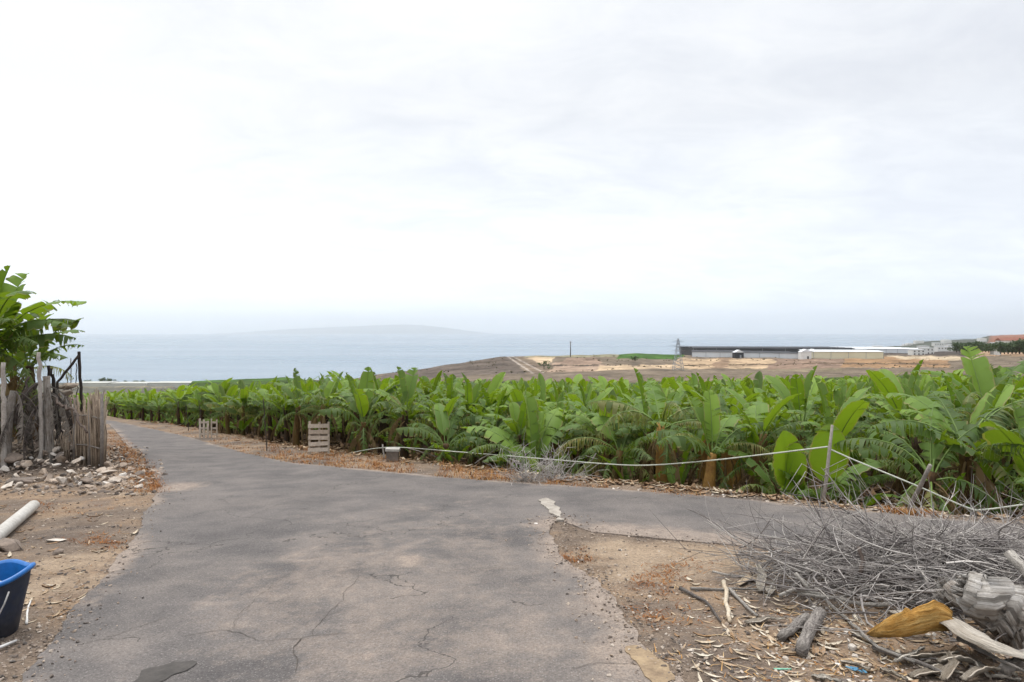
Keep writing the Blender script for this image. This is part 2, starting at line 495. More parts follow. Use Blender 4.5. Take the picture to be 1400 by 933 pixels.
def graded(lo, hi, d0, core, g):
    out = [0.]; d = d0
    while out[-1] < hi:
        if out[-1] > core: d *= g
        out.append(out[-1] + d)
    neg = [0.]; d = d0
    while neg[-1] > lo:
        if neg[-1] < -core: d *= g
        neg.append(neg[-1] - d)
    return neg[:0:-1] + out
def make_ground():
    pale = [(plane_hit(u, v), r) for u, v, r in ((850, 752, .5), (885, 762, .7), (940, 765, .7), (1000, 768, .6), (860, 785, .4), (95, 795, .4), (60, 800, .5), (90, 770, .5), (200, 672, .5), (150, 615, .8))]
    def tint_at(x, y): return max(.9 * math.exp(-((x - c[0]) ** 2 + (y - c[1]) ** 2) / (r * r)) for c, r in pale) if -8 < x < 8 and 1 < y < 22 else 0
    xs = graded(-200, 200, .13, 9, 1.05)
    ys = [y for y in graded(-40, 69, .13, 13, 1.03) if y > -41]
    ys = [y for y in ys if y < 69.2] + [70.0]
    nx = len(xs)
    V = []; Fc = []; mats = []
    for y in ys:
        for x in xs: V.append((x, y, T(x, y) + .010 * tint_at(x, y) + .012 * mn.noise((x * 2.1, y * 2.1, .4)) * (1 if y < 30 else 0)))
    for j in range(len(ys) - 1):
        for i in range(nx - 1):
            Fc.append((j * nx + i, j * nx + i + 1, (j + 1) * nx + i + 1, (j + 1) * nx + i))
            x, y = xs[i], ys[j]
            mats.append(1 if y > 3 and y - yfield(x / max(y, .1)) > .25 else 0)
    tn = [tint_at(q[0], q[1]) for q in V]
    o = MB().add(V, Fc, mats, tn).build('ground', [DIRT, SOIL])
    return tag(o, kind='structure')
make_ground()

# ------------------------------------------------------------------ the asphalt road and its side road
def asphalt_material():
    m = NT('asphalt'); p = m.pos()
    big = m.noise(p, .38, 4, .55, .6); mid = m.noise(p, 1.7, 6, .62, .3); fine = m.noise(p, 70, 3, .7); f2 = m.noise(p, 190, 2, .6)
    c = m.ramp(m.math('ADD', m.math('MULTIPLY', mid, .6), m.math('MULTIPLY', m.noise(p, .8, 5, .6, .5), .4)), [(.32, (.080, .073, .072)), (.48, (.122, .110, .105)), (.66, (.170, .150, .140))])
    # trodden-in dust: lies in long patches along the wheel tracks
    sx = m.new('SeparateXYZ'); m.set(sx, 'Vector', p)
    dusty = m.math('ADD', big, m.math('MULTIPLY', m.math('SUBTRACT', mid, .5), .5))
    near = m.ramp(m.math('MULTIPLY', sx.outputs[1], .05), [(.18, 1.0), (.55, .25)])
    c = m.mix(m.math('MULTIPLY', m.math('MULTIPLY', m.ramp(dusty, [(.42, 0.), (.62, 1.)]), near), .35), c, (.25, .21, .18))
    d2 = m.math('ADD', m.math('MULTIPLY', m.attr('tint'), 1.15), m.math('ADD', m.math('MULTIPLY', m.math('SUBTRACT', m.noise(p, 6, 6, .7), .5), 1.1), m.math('MULTIPLY', m.math('SUBTRACT', mid, .5), .7)))
    c = m.mix(m.math('MULTIPLY', m.ramp(d2, [(.32, 0.), (.85, 1.)]), .92), c, m.ramp(m.noise(p, 9, 5, .7), [(.3, (.19, .15, .125)), (.6, (.31, .25, .205))]))
    c = m.mix(.75, c, m.ramp(fine, [(.3, .45), (.5, .95), (.72, 1.4)]), 'MULTIPLY')
    v = m.new('TexVoronoi'); v.feature = 'F1'; m.set(v, 'Scale', 75); m.set(v, 'Vector', p)
    hs = m.new('SeparateColor'); m.set(hs, 'Color', v.outputs['Color'])
    c = m.mix(m.math('MULTIPLY', m.math('LESS_THAN', v.outputs['Distance'], .33), .35), c, m.ramp(hs.outputs[0], [(0, (.05, .05, .055)), (.6, (.2, .19, .18)), (1, (.46, .43, .40))]))
    # hair cracks
    wp = m.new('Mapping'); m.set(wp, 'Vector', p)
    nz = m.new('TexNoise'); m.set(nz, 'Scale', 1.6); m.set(nz, 'Detail', 5); m.set(nz, 'Vector', p)
    ad = m.new('VectorMath'); ad.operation = 'MULTIPLY_ADD'; m.t.links.new(nz.outputs['Color'], ad.inputs[0]); ad.inputs[1].default_value = (.9, .9, .9); m.t.links.new(p, ad.inputs[2])
    cr = m.vor(ad.outputs[0], .55, 'DISTANCE_TO_EDGE')
    crack = m.math('MULTIPLY', m.math('LESS_THAN', cr, .0028), m.math('GREATER_THAN', m.noise(p, .5, 2), .5))
    c = m.mix(m.math('MULTIPLY', crack, .75), c, (.045, .04, .036))
    h = m.math('ADD', fine, m.math('ADD', m.math('MULTIPLY', mid, .8), m.math('MULTIPLY', crack, -1.5)))
    return m.bsdf(c, .9, m.bump(h, .55, .012), .25)
ASPH = asphalt_material()
DUST = simple('pale_dust', (.46, .36, .26), (.28, .22, .165), 5, .95, .4, .01, .1, 'pos')
CEM = simple('broken_cement', (.52, .47, .41), (.26, .23, .20), 7, .9, .7, .02, .15, 'pos')
CRK = simple('crack_dirt', (.06, .052, .046), (.13, .112, .098), 20, .95, .3, .01, .1, 'pos')
OIL = simple('damp_stain', (.045, .040, .036), (.085, .075, .068), 9, .7, .4, .008, .3, 'pos')
EARTH = simple('bare_earth', (.40, .30, .19), (.22, .16, .11), 9, .95, .6, .012, .1, 'pos')

def spread(poly, step, amp, seed):
    """polygon of ground points with a ragged outline"""
    out = []
    n = len(poly)
    for i in range(n):
        a, b = Vector(poly[i][:2]), Vector(poly[(i + 1) % n][:2])
        k = max(1, int((b - a).length / step))
        nrm = Vector((-(b - a).y, (b - a).x)); nrm = nrm.normalized() if nrm.length else nrm
        for j in range(k):
            q = a.lerp(b, j / k)
            d = amp * (mn.noise((q.x * 1.1, q.y * 1.1, seed)) + .6 * mn.noise((q.x * 4.5, q.y * 4.5, seed + 3)) + .35 * mn.noise((q.x * 14, q.y * 14, seed)))
            q = q + nrm * d
            out.append((q.x, q.y))
    return out
def sheet(mb, poly, step, amp, lift, mat, seed=0., grid=.5, skirt=.03, tintf=None):
    """a sheet that follows the ground, ragged at the edge"""
    out = spread(poly, step, amp, seed)
    n = len(out)
    xs = [q[0] for q in out]; ys = [q[1] for q in out]
    pts = [Vector(q) for q in out]
    def inside(x, y):
        c = False; j = n - 1
        for i in range(n):
            if (ys[i] > y) != (ys[j] > y) and x < (xs[j] - xs[i]) * (y - ys[i]) / (ys[j] - ys[i]) + xs[i]: c = not c
            j = i
        return c
    y = min(ys)
    while y < max(ys):
        g = grid * max(1, y / 10); x = min(xs)
        while x < max(xs):
            if inside(x, y): pts.append(Vector((x + .01 * math.sin(y * 9), y + .01 * math.sin(x * 7))))
            x += g
        y += g
    V2, E, Fc, _, _, _ = delaunay_2d_cdt(pts, [(i, (i + 1) % n) for i in range(n)], [], 1, 1e-5)
    V = []
    for q in V2: V.append((q.x, q.y, T(q.x, q.y) + lift))
    # keep faces inside the outline
    keep = [tuple(f) for f in Fc if inside(sum(V2[i].x for i in f) / 3, sum(V2[i].y for i in f) / 3)]
    keep = [f if (V2[f[1]] - V2[f[0]]).cross(V2[f[2]] - V2[f[0]]) > 0 else f[::-1] for f in keep]
    mb.add(V, keep, mat, [tintf(q[0], q[1]) for q in V] if tintf else .5)
    if skirt:
        SV = []
        for q in out:
            z = T(*q) + lift; SV.append((q[0], q[1], z)); SV.append((q[0], q[1], z - skirt))
        mb.add(SV, [(2 * i, 2 * i + 1, (2 * ((i + 1) % n)) + 1, 2 * ((i + 1) % n)) for i in range(n)], mat, 1. if tintf else .5)
ROADL = [(60, 571), (148, 580), (166, 600), (186, 622), (206, 645), (217, 664), (205, 695), (184, 731), (144, 781), (115, 815), (90, 851), (62, 890), (33, 932)]
ROADR = [(921, 932), (903, 907), (872, 872), (852, 845), (838, 820), (818, 795), (790, 778), (771, 762), (760, 744), (752, 722), (757, 708), (775, 716), (808, 731), (887, 737), (1000, 748), (1100, 758), (1250, 775), (1500, 800), (1900, 840), (2600, 912)]
ROADF = [(2600, 766), (1900, 735), (1400, 716), (1300, 709), (1200, 701), (1100, 693), (1000, 685), (900, 677), (800, 668), (700, 660), (620, 655), (520, 645), (400, 634), (340, 622), (290, 607), (230, 592), (160, 577), (60, 566)]
def gp(l): return [tuple(plane_hit(*q)) for q in l]
mb = MB()
L_ = gp(ROADL); R_ = gp(ROADR); F_ = gp(ROADF)
xl, xr = L_[-1][0], R_[0][0]
road_poly = L_ + [(xl - .5, 1.5), (xl - .8, -6), (xr + 1.2, -6), (xr + .5, 1.5)] + R_ + F_
def seg_dist(l, x, y):
    b = 1e9
    for (ax, ay), (bx, by) in zip(l, l[1:]):
        t = max(0, min(1, ((x - ax) * (bx - ax) + (y - ay) * (by - ay)) / ((bx - ax) ** 2 + (by - ay) ** 2 + 1e-9)))
        b = min(b, math.hypot(x - ax - t * (bx - ax), y - ay - t * (by - ay)))
    return b
BLOBS = [(560, 800, 1.8, .38), (640, 740, 1.6, .36), (520, 900, 1.3, .42), (680, 880, 1.1, .40), (430, 720, 1.2, .24), (238, 668, .5, 1.0), (430, 790, 1.0, .5), (480, 760, .9, .5), (380, 840, .7, .42), (760, 720, .35, 1.0), (790, 745, .45, .9), (640, 690, .9, .3), (835, 830, .3, .9), (700, 850, .6, .3), (560, 700, .8, .3), (880, 900, .35, 1.), (830, 728, .35, 1.), (880, 733, .4, .95), (930, 738, .4, .85), (990, 743, .45, .9), (560, 766, .12, 1.2), (836, 665, .2, 1.)]
BLOBW = [(plane_hit(u, v), r, k) for u, v, r, k in BLOBS]
def dust_road(x, y):
    d = min(seg_dist(L_, x, y), seg_dist(R_, x, y)); e = seg_dist(F_, x, y)
    t = max((.6 + 1.0 * mn.noise((x * .8, y * .8, 4.4))) * sm(.34, .0, d), (.5 + .7 * mn.noise((x * .9, y * .9, 8.4))) * sm(.3, .0, e))
    for (c, r, k) in BLOBW: t = max(t, k * math.exp(-(((x - c[0]) ** 2 + (y - c[1]) ** 2 * .6) / (r * r))))
    return t
sheet(mb, road_poly, .05, .06, .014, 0, 2.2, .17, .05, dust_road)
def patch(pix, mat, lift, amp=.03, seed=0., step=.05): sheet(mb, gp(pix), step, amp, lift, mat, seed, .3, 0)
patch([(178, 925), (205, 912), (240, 902), (266, 901), (262, 910), (240, 921), (218, 932), (190, 940), (170, 938)], 3, .019, .11, 5, .02)
def crack(pix, wd, seed):
    g = [Vector(q) for q in gp(pix)]
    pts = []
    for a, b in zip(g, g[1:]):
        k = max(2, int((b - a).length / .04))
        for j in range(k): pts.append(a.lerp(b, j / k))
    V = []
    for i, q in enumerate(pts):
        d = (pts[min(i + 1, len(pts) - 1)] - pts[max(0, i - 1)]); d = Vector((-d.y, d.x)).normalized()
        q = q + d * (.05 * mn.noise((q.x * 3, q.y * 3, seed)) + .025 * mn.noise((q.x * 12, q.y * 12, seed)))
        e = wd * .33 * (.55 + .9 * abs(mn.noise((q.x * 6, q.y * 6, seed + 9)))) * min(1, 4 * (1 - i / len(pts)) + .05)
        for s_ in (-1, 1):
            w = q + d * e * s_; V.append((w.x, w.y, T(w.x, w.y) + .0182))
    mb.add(V, [(2 * i, 2 * i + 1, 2 * i + 3, 2 * i + 2) for i in range(len(pts) - 1)], 4)
crack([(250, 866), (300, 860), (330, 866), (345, 875), (362, 877), (410, 873), (440, 868), (470, 866), (520, 864)], .009, 1)
crack([(410, 873), (398, 888), (404, 903), (398, 925)], .01, 2)
crack([(432, 868), (436, 855), (452, 833), (478, 805), (490, 785), (488, 775)], .006, 3)
crack([(310, 858), (330, 835), (352, 812), (385, 793), (410, 770)], .005, 4)
crack([(470, 775), (500, 768), (530, 767)], .006, 5)
crack([(780, 655 + 265), (820, 915), (852, 917), (880, 905)], .008, 6)
crack([(620, 780), (680, 778), (745, 782)], .006, 7)
crack([(105, 880), (150, 868), (200, 850), (245, 834)], .007, 8)
crack([(340, 710), (380, 692), (430, 690), (470, 686)], .008, 9)
tag(mb.build('road', [ASPH, DUST, CEM, OIL, CRK]), kind='structure')

# bare earth between the two roads, lying a little over the asphalt
mb = MB()
sheet(mb, gp([(858, 893), (872, 890), (890, 900), (903, 915), (925, 940), (900, 950), (880, 925), (868, 908)]), .02, .06, .020, 0, 12, .2, .01)
tag(mb.build('bare_earth', [EARTH]), kind='structure')
mb = MB()
sheet(mb, gp([(737, 688), (747, 684), (754, 688), (762, 698), (770, 711), (766, 716), (757, 710), (747, 698)]), .025, .07, .028, 0, 14, .2, .04)
tag(mb.build('cement_patch', [CEM]), kind='structure')

# ------------------------------------------------------------------ land beyond the field, sea, island, air
def land_material():
    m = NT('far_land'); p = m.pos()
    c = m.attr('col', 'Color')
    n = m.noise(p, .05, 6, .65); n2 = m.noise(p, .35, 4, .65); n = m.math('ADD', m.math('MULTIPLY', n, .7), m.math('MULTIPLY', m.noise(p, .16, 4, .6), .3))
    c = m.mix(.8, c, m.ramp(n, [(.38, (.42, .39, .37)), (.62, (1.4, 1.32, 1.24))]), 'MULTIPLY')
    c = m.mix(.55, c, m.ramp(n2, [(.35, .55), (.65, 1.2)]), 'MULTIPLY')
    return m.bsdf(c, .95, m.bump(n2, .6, 1.2), .1)
def inpoly(poly, x, y):
    c = False; j = len(poly) - 1
    for i in range(len(poly)):
        (xi, yi), (xj, yj) = poly[i], poly[j]
        if (yi > y) != (yj > y) and x < (xj - xi) * (y - yi) / (yj - yi) + xi: c = not c
        j = i
    return c
USE = [([(560, 500), (690, 486), (700, 488), (720, 512), (600, 522), (480, 530)], (.125, .105, .09)),
       ([(700, 484), (770, 484), (745, 500), (760, 512), (722, 512)], (.20, .16, .12)),
       ([(718, 488.5), (762, 487.6), (757, 495), (742, 498)], (.50, .40, .28)),
       ([(768, 490), (816, 489), (822, 500), (757, 499)], (.27, .20, .155)),
       ([(758, 497), (830, 499), (812, 513), (745, 514)], (.34, .26, .20)),
       ([(820, 500), (925, 499), (905, 513), (812, 513)], (.46, .36, .25)),
       ([(838, 484.2), (945, 481), (930, 491.5), (846, 490.5)], (.055, .125, .025)),
       ([(720, 484), (845, 483), (845, 488.3), (720, 488.3)], (.26, .25, .17)),
       ([(925, 490), (1075, 491), (1045, 505), (915, 508)], (.42, .32, .215)),
       ([(900, 505), (1150, 504), (1150, 515), (880, 516)], (.20, .17, .12)),
       ([(1060, 490), (1165, 491), (1170, 503), (1050, 505)], (.24, .175, .135)),
       ([(1155, 487), (1300, 489), (1300, 503), (1150, 503)], (.29, .19, .11)),
       ([(1205, 486), (1345, 489), (1345, 494), (1230, 491)], (.48, .40, .29)),
       ([(1120, 476), (1345, 477), (1345, 487), (1200, 485)], (.075, .065, .06)),
       ([(1330, 480), (1420, 480), (1420, 488), (1330, 486)], (.34, .24, .16)),
       ([(230, 512), (402, 512), (402, 530), (228, 530)], (.06, .125, .025)),
       ([(726, 499.5), (818, 499), (818, 500.6), (726, 501)], (.09, .07, .055)), ([(640, 495), (700, 491), (704, 493), (640, 498)], (.10, .08, .065)), ([(935, 499), (1060, 497.5), (1060, 499), (935, 500.6)], (.12, .09, .06)), ([(985, 490), (1002, 490), (990, 508), (972, 508)], (.25, .18, .125)), ([(1100, 496), (1300, 497.5), (1300, 499), (1100, 498)], (.12, .085, .06)), ([(560, 506), (690, 502), (690, 504), (560, 508)], (.10, .08, .07)),
       ([(90, 517), (232, 517), (250, 530), (90, 530)], (.22, .20, .14)),
       ([(1170, 455), (1360, 455), (1345, 478), (1160, 476)], (.085, .10, .085)),
       ([(1355, 455), (1420, 452), (1420, 468), (1352, 468)], (.25, .12, .08))]
def make_land():
    As = [-2.6, -2.2, -1.9, -1.6, -1.4, -1.2, -1.05, -.95, -.88] + list(np.arange(-.82, .86, .002)) + [.9, .97, 1.05, 1.2, 1.4, 1.6, 1.9, 2.2, 2.6]
    ys = list(np.arange(70, 110, 4)) + list(np.arange(110, 400, 10)) + list(np.arange(400, 720, 4.5))
    y = 722.
    while y < 6000: ys.append(y); y *= 1.028
    V = []; col = []
    na = len(As)
    for y in ys:
        for a in As:
            z = T(a * y, y if y > 70 else 70.001)
            V.append((a * y, y, z))
            u = 700 + F * a; v = V0 + F * (EYE - z) / y
            c = (.05, .088, .02) if (y < 300 or (y < 470 and a < -.27)) else (.175, .145, .112)
            if y > 420:
                u0, v0 = u, v
                u += 9 * mn.noise((a * 60, y * .02, 2)); v += 1.6 * mn.noise((a * 70, y * .03, 6)) + .8 * mn.noise((a * 260, y * .1, 9))
                for poly, k in USE:
                    if inpoly(poly, u, v): c = k
                d = abs(u0 - (693 + (v0 - 487) * 1.5)); d2 = abs(u0 - (700 + (v0 - 487) * 1.9))
                if 487 < v0 < 512 and (d < 1.6 or d2 < 1.5) : c = (.40, .36, .32)
                if y > 900 and c == (.175, .145, .112): c = (.12, .12, .10)
            col.append(c + (1,))
    Fc = [(j * na + i, j * na + i + 1, (j + 1) * na + i + 1, (j + 1) * na + i) for j in range(len(ys) - 1) for i in range(na - 1)]
    me = MB().add(V, Fc).mesh('far_land', land_material())
    at = me.attributes.new('col', 'FLOAT_COLOR', 'POINT'); at.data.foreach_set('color', np.asarray(col, np.float32).ravel())
    tag(link('far_land', me), kind='structure')
make_land()
def make_scrub():
    r = random.Random(9); m = NT('scrub_leaves')
    mat_ = m.bsdf(m.ramp(m.attr('tint'), [(0, (.07, .075, .04)), (.5, (.13, .115, .07)), (1, (.19, .15, .10))]), .9, None, .1)
    mb = MB()
    for _ in range(2600):
        y = r.uniform(420, 690); a = r.uniform(-.3, .85); x = a * y; z = T(x, y)
        if mn.noise((x * .02, y * .02, 5)) < .12 or r.random() < .3: continue
        s = r.uniform(.25, .95); t = r.random()
        for k in range(5):
            d = Vector((r.gauss(0, 1), r.gauss(0, 1), r.uniform(.2, 1))).normalized(); q = Vector((x, y, z)) + Vector((r.gauss(0, .4), r.gauss(0, .4), 0)) * s
            e = d.cross(Vector((r.gauss(0, 1), r.gauss(0, 1), r.gauss(0, 1)))).normalized()
            mb.add([tuple(q - e * s * .5), tuple(q + e * s * .5), tuple(q + d * s + e * s * .3), tuple(q + d * s - e * s * .35)], [(0, 1, 2, 3)], 0, t)
    tag(mb.build('scrub', mat_), 'low dry scrub dotted over the far slopes', 'scrub', kind='stuff')
make_scrub()
def sea_material():
    m = NT('sea'); p = m.pos()
    n = m.noise(p, .02, 6, .6); n2 = m.noise(p, .25, 4, .6)
    mp = m.new('Mapping'); m.set(mp, 'Vector', p); m.set(mp, 'Scale', (.0004, .0012, 1))
    s_ = m.noise(mp.outputs[0], 1.0, 4, .6)
    c = m.ramp(s_, [(.35, (.07, .135, .205)), (.65, (.10, .17, .24))])
    r = m.ramp(s_, [(.35, .20), (.65, .30)])
    return m.bsdf(c, r, m.bump(m.math('ADD', n, m.math('MULTIPLY', n2, .3)), .5, 3.0), .5)
def make_sea():
    V = []; Fc = []
    rs = [0, 900, 1500, 2500, 5000, 12000, 24000, 46000]; K = 96
    for r in rs:
        for k in range(K): V.append((r * math.sin(2 * PI * k / K), r * math.cos(2 * PI * k / K), SEA))
    for i in range(len(rs) - 1):
        for k in range(K):
            q = (i * K + k, (i + 1) * K + k, (i + 1) * K + (k + 1) % K, i * K + (k + 1) % K)
            Fc.append(q if i else (q[0], q[1], q[2]))
    Fc = [f[::-1] for f in Fc]
    tag(MB().add(V, Fc).build('sea', sea_material()), kind='structure')
make_sea()
def make_island():
    Y = 43000; prof_ = [(300, 457), (335, 452), (380, 446), (430, 441), (480, 437), (520, 434), (560, 432), (590, 436), (620, 443), (645, 450), (672, 456), (690, 458)]
    us = np.linspace(300, 690, 90); V = []; Fc = []
    for i, u in enumerate(us):
        v = np.interp(u, [q[0] for q in prof_], [q[1] for q in prof_])
        h = max(0, .52 * ((V0 - v) / F * Y + EYE - SEA))
        for k, (dy, f) in enumerate(((-3500, 0), (-2500, .3), (-1200, .7), (0, 1), (1500, .6), (3500, 0))):
            hh = h * f * (1 + (.18 * mn.noise((u * .04, k * 1.3, 0)) if 0 < k < 5 and k != 3 else .03 * mn.noise((u * .07, 4, 0))))
            V.append(((u - 700) / F * Y, Y + dy, SEA - 2 + hh))
    for i in range(len(us) - 1):
        for k in range(5): Fc.append((i * 6 + k, (i + 1) * 6 + k, (i + 1) * 6 + k + 1, i * 6 + k + 1))
    tag(MB().add(V, Fc).build('island', simple('island_rock', (.14, .13, .11), (.09, .1, .07), .001, .95, 0, use='pos')), kind='structure')
make_island()
def make_haze():
    m = bpy.data.materials.new('haze'); m.use_nodes = True; t = m.node_tree; t.nodes.clear()
    o = t.nodes.new('ShaderNodeOutputMaterial'); v = t.nodes.new('ShaderNodeVolumePrincipled')
    v.inputs['Color'].default_value = (.985, .993, 1, 1); v.inputs['Density'].default_value = HAZE
    v.inputs['Anisotropy'].default_value = .88
    t.links.new(v.outputs[0], o.inputs['Volume'])
    mb = MB(); box(mb, (0, 0, (SEA - 3 + 880) / 2), (94000, 94000, 880 - SEA + 3))
    tag(mb.build('haze', m, smooth=False), kind='stuff')
HAZE = 6e-5
make_haze()
# the plants of the field that show largest in the view stand as things of their own
NEAR_SET = {2, 3, 4, 5, 7, 8, 9, 10, 11, 12, 15, 16, 17, 18, 19, 22, 25, 26, 27, 30, 32, 33, 34, 35, 36, 37, 39, 40, 41, 43, 47, 48, 49, 52, 56, 60, 61, 62, 65, 72, 74, 76, 81, 82, 91, 96, 101, 102, 103, 117, 120, 123, 128, 145, 156, 167, 169, 170}
MID_SET = {21, 23, 31, 45, 46, 50, 53, 55, 59, 63, 64, 67, 68, 71, 77, 78, 79, 83, 84, 86, 88, 90, 92, 94, 97, 98, 99, 100, 104, 105, 107, 108, 109, 112, 114, 118, 124, 126, 127, 133, 134, 135, 136, 137, 140, 141, 142, 143, 147, 149, 150, 151, 152, 153, 154, 161, 162, 163, 173, 174, 178, 179, 183, 187, 188, 189, 190, 192, 194, 197, 201, 202, 204, 207, 208, 216, 217, 221, 226, 228, 232, 233, 235, 236, 237, 238, 248, 249, 250, 251, 258, 259, 263, 264, 268, 277, 278, 280, 290, 293, 294, 298, 299, 300, 307, 310, 312, 316, 319, 323, 327, 328, 330, 333, 338, 340, 348, 354, 358, 361, 363, 371, 382, 387, 389, 391, 398, 404, 407, 409, 410, 422, 428, 436, 438, 440, 443, 445, 447, 470, 472, 478, 484, 485, 490, 497, 504, 516, 519, 530, 540, 541, 544, 557, 562, 579, 587, 590, 607, 618, 622, 627, 643, 645, 652, 658, 660, 667, 671, 693, 704, 709, 715, 731, 745, 759, 762, 765, 774, 779, 800, 801, 808, 823, 824, 833, 867, 884, 907, 909, 916, 939, 942, 954, 968, 989, 1014, 1015, 1046, 1061, 1081, 1097, 1108, 1113, 1126, 1138, 1143, 1161, 1163, 1184, 1190, 1201, 1213, 1228, 1279, 1301, 1333, 1406, 1418, 1437, 1496, 1504, 1574, 1599, 1688, 1758}
LANDMARKS = [(150, 'the far bend of the road'), (284, 'the white crate sides'), (360, 'the tall dark stake'), (436, 'the upright pallet'), (537, 'the white-capped block'), (640, 'the leaning pale stick'), (742, 'the grey dead shrub'), (860, 'the drooping roadside leaf'), (968, 'the golden brown stem'), (1064, 'the young smooth-leaved plant'), (1134, 'the grey stake with hoses'), (1250, 'the leaning grey pole'), (1340, 'the tangle of grey twigs'), (1420, 'the right picture edge')]
ORD = ['first', 'second', 'third', 'fourth', 'fifth', 'sixth', 'seventh', 'eighth', 'ninth', 'tenth', 'eleventh', 'twelfth']
def make_labels(spots, styles):
    """what sets each plant apart: its look, the landmark it stands behind and its turn going back from the road"""
    bins = {}; out = {}
    for i, (y, x, q) in enumerate(spots):
        if i not in NEAR_SET and i not in MID_SET: continue
        u = 700 + F * x / y; side = min(LANDMARKS, key=lambda l: abs(l[0] - u)); du = u - side[0]
        rel = 'left behind' if du < -16 else 'right behind' if du > 16 else 'straight behind'
        bins.setdefault((side[1], rel), []).append((q, i))
    look = {'mix': 'half-torn', 'torn': 'ragged, wind-torn', 'fresh': 'lush green'}
    for (land, rel), l in bins.items():
        l.sort()
        for n, (q, i) in enumerate(l):
            if q > 7 or n > 7: out[i] = ('far-row banana plant %s %s, only its leaf tips showing' % (rel, land), 'far banana plants %s %s' % (rel, land))
            else: out[i] = ('%s banana plant %s %s, %s from the road' % (look[styles[i]], rel, land, ORD[n]), 'banana plants in the field rows')
    return out
# ------------------------------------------------------------------ banana plants
R = random.Random(7)
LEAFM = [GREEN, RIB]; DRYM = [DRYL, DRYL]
def D(x): return math.radians(x)
def lib(kind, seed, lod=0):
    r = random.Random(seed * 31 + sum(map(ord, kind)))
    n, m = ((26, 3), (14, 2), (8, 1))[lod]
    u = r.uniform
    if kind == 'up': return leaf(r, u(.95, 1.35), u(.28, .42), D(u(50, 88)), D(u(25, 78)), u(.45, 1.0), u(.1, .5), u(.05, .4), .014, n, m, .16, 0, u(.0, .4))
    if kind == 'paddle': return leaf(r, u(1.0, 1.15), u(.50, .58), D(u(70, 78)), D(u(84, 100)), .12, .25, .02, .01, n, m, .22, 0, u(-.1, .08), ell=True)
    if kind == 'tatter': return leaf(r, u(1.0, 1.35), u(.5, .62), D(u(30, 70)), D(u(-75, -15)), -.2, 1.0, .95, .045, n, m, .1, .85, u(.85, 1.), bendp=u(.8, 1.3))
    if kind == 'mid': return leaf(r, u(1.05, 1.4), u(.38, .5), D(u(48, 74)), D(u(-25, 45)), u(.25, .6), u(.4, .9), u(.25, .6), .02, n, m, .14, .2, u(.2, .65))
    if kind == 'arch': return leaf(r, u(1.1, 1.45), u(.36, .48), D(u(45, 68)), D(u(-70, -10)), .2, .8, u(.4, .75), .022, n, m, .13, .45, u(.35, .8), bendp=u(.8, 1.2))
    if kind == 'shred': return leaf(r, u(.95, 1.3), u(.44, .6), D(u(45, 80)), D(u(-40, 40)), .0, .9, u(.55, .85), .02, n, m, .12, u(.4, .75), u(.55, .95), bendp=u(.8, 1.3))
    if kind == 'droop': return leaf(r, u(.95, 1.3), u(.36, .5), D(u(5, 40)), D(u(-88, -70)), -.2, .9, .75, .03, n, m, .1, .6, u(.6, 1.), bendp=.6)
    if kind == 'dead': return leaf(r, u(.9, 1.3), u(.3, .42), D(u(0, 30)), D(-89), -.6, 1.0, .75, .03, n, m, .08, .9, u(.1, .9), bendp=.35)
KINDS = ('paddle', 'tatter', 'up', 'mid', 'arch', 'shred', 'droop', 'dead')
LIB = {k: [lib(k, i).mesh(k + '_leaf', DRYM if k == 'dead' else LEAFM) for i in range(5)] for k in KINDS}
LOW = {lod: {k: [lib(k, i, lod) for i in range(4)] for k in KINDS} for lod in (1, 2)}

def stem_mb(r, H, rad=.095, sides=9):
    mb = MB(); pts = []; rr = []
    lx, ly = r.uniform(-.12, .12), r.uniform(-.12, .12)
    for i in range(9):
        s = i / 8; pts.append((lx * s * s, ly * s * s, -.12 + (H + .12) * s)); rr.append(rad * (1.25 - .55 * s) * r.uniform(.93, 1.07))
    tube(mb, pts, rr, sides, 0, .5, True, .06, r)
    return mb, (lx, ly)

def recipe(r, style='mix'):
    """a list of (leaf kind, variant, azimuth, tilt, scale, height below the stem top)"""
    out = []; az = r.uniform(0, 2 * PI)
    plan = {'mix': ['up', 'up', 'mid', 'mid', 'up', 'mid', 'mid', 'arch', 'mid', 'arch', 'shred', 'mid', 'tatter', 'tatter', 'shred', 'droop', 'tatter', 'dead', 'dead', 'dead'],
            'fresh': ['up', 'up', 'up', 'mid', 'mid', 'mid', 'mid', 'arch', 'arch', 'arch', 'shred', 'droop', 'droop', 'dead', 'dead'],
            'torn': ['up', 'mid', 'mid', 'shred', 'arch', 'tatter', 'shred', 'mid', 'arch', 'shred', 'droop', 'tatter', 'droop', 'shred', 'dead', 'dead', 'dead', 'dead'],
            'young': ['up', 'up', 'mid', 'mid', 'mid', 'arch']}[style]
    for i, k in enumerate(plan):
        az += 2.4 + r.uniform(-.35, .35)
        out.append((k, r.randrange(4), az, r.uniform(-.22, .22), r.uniform(.78, 1.1), .03 * i))
    if r.random() < .75: out += sucker(r)
    return out
def sucker(r, n=5):
    """the leaves of a young shoot growing from the foot of the plant (low on the stem)"""
    az = r.uniform(0, 6.3)
    return [(r.choice(('up', 'mid', 'mid', 'arch')), r.randrange(4), az + 2.3 * i, r.uniform(-.2, .2), r.uniform(.45, .72), 9.) for i in range(n)]

def place_matrix(H, top, a, tilt, s, dz, rad=.05):
    if dz > 8: top = (.22, -.16); H = .3 + 9
    return Matrix.Translation((top[0] + math.cos(a) * rad, top[1] + math.sin(a) * rad, H - dz)) @ Matrix.Rotation(a, 4, 'Z') @ Matrix.Rotation(tilt, 4, 'X') @ Matrix.Scale(s, 4)

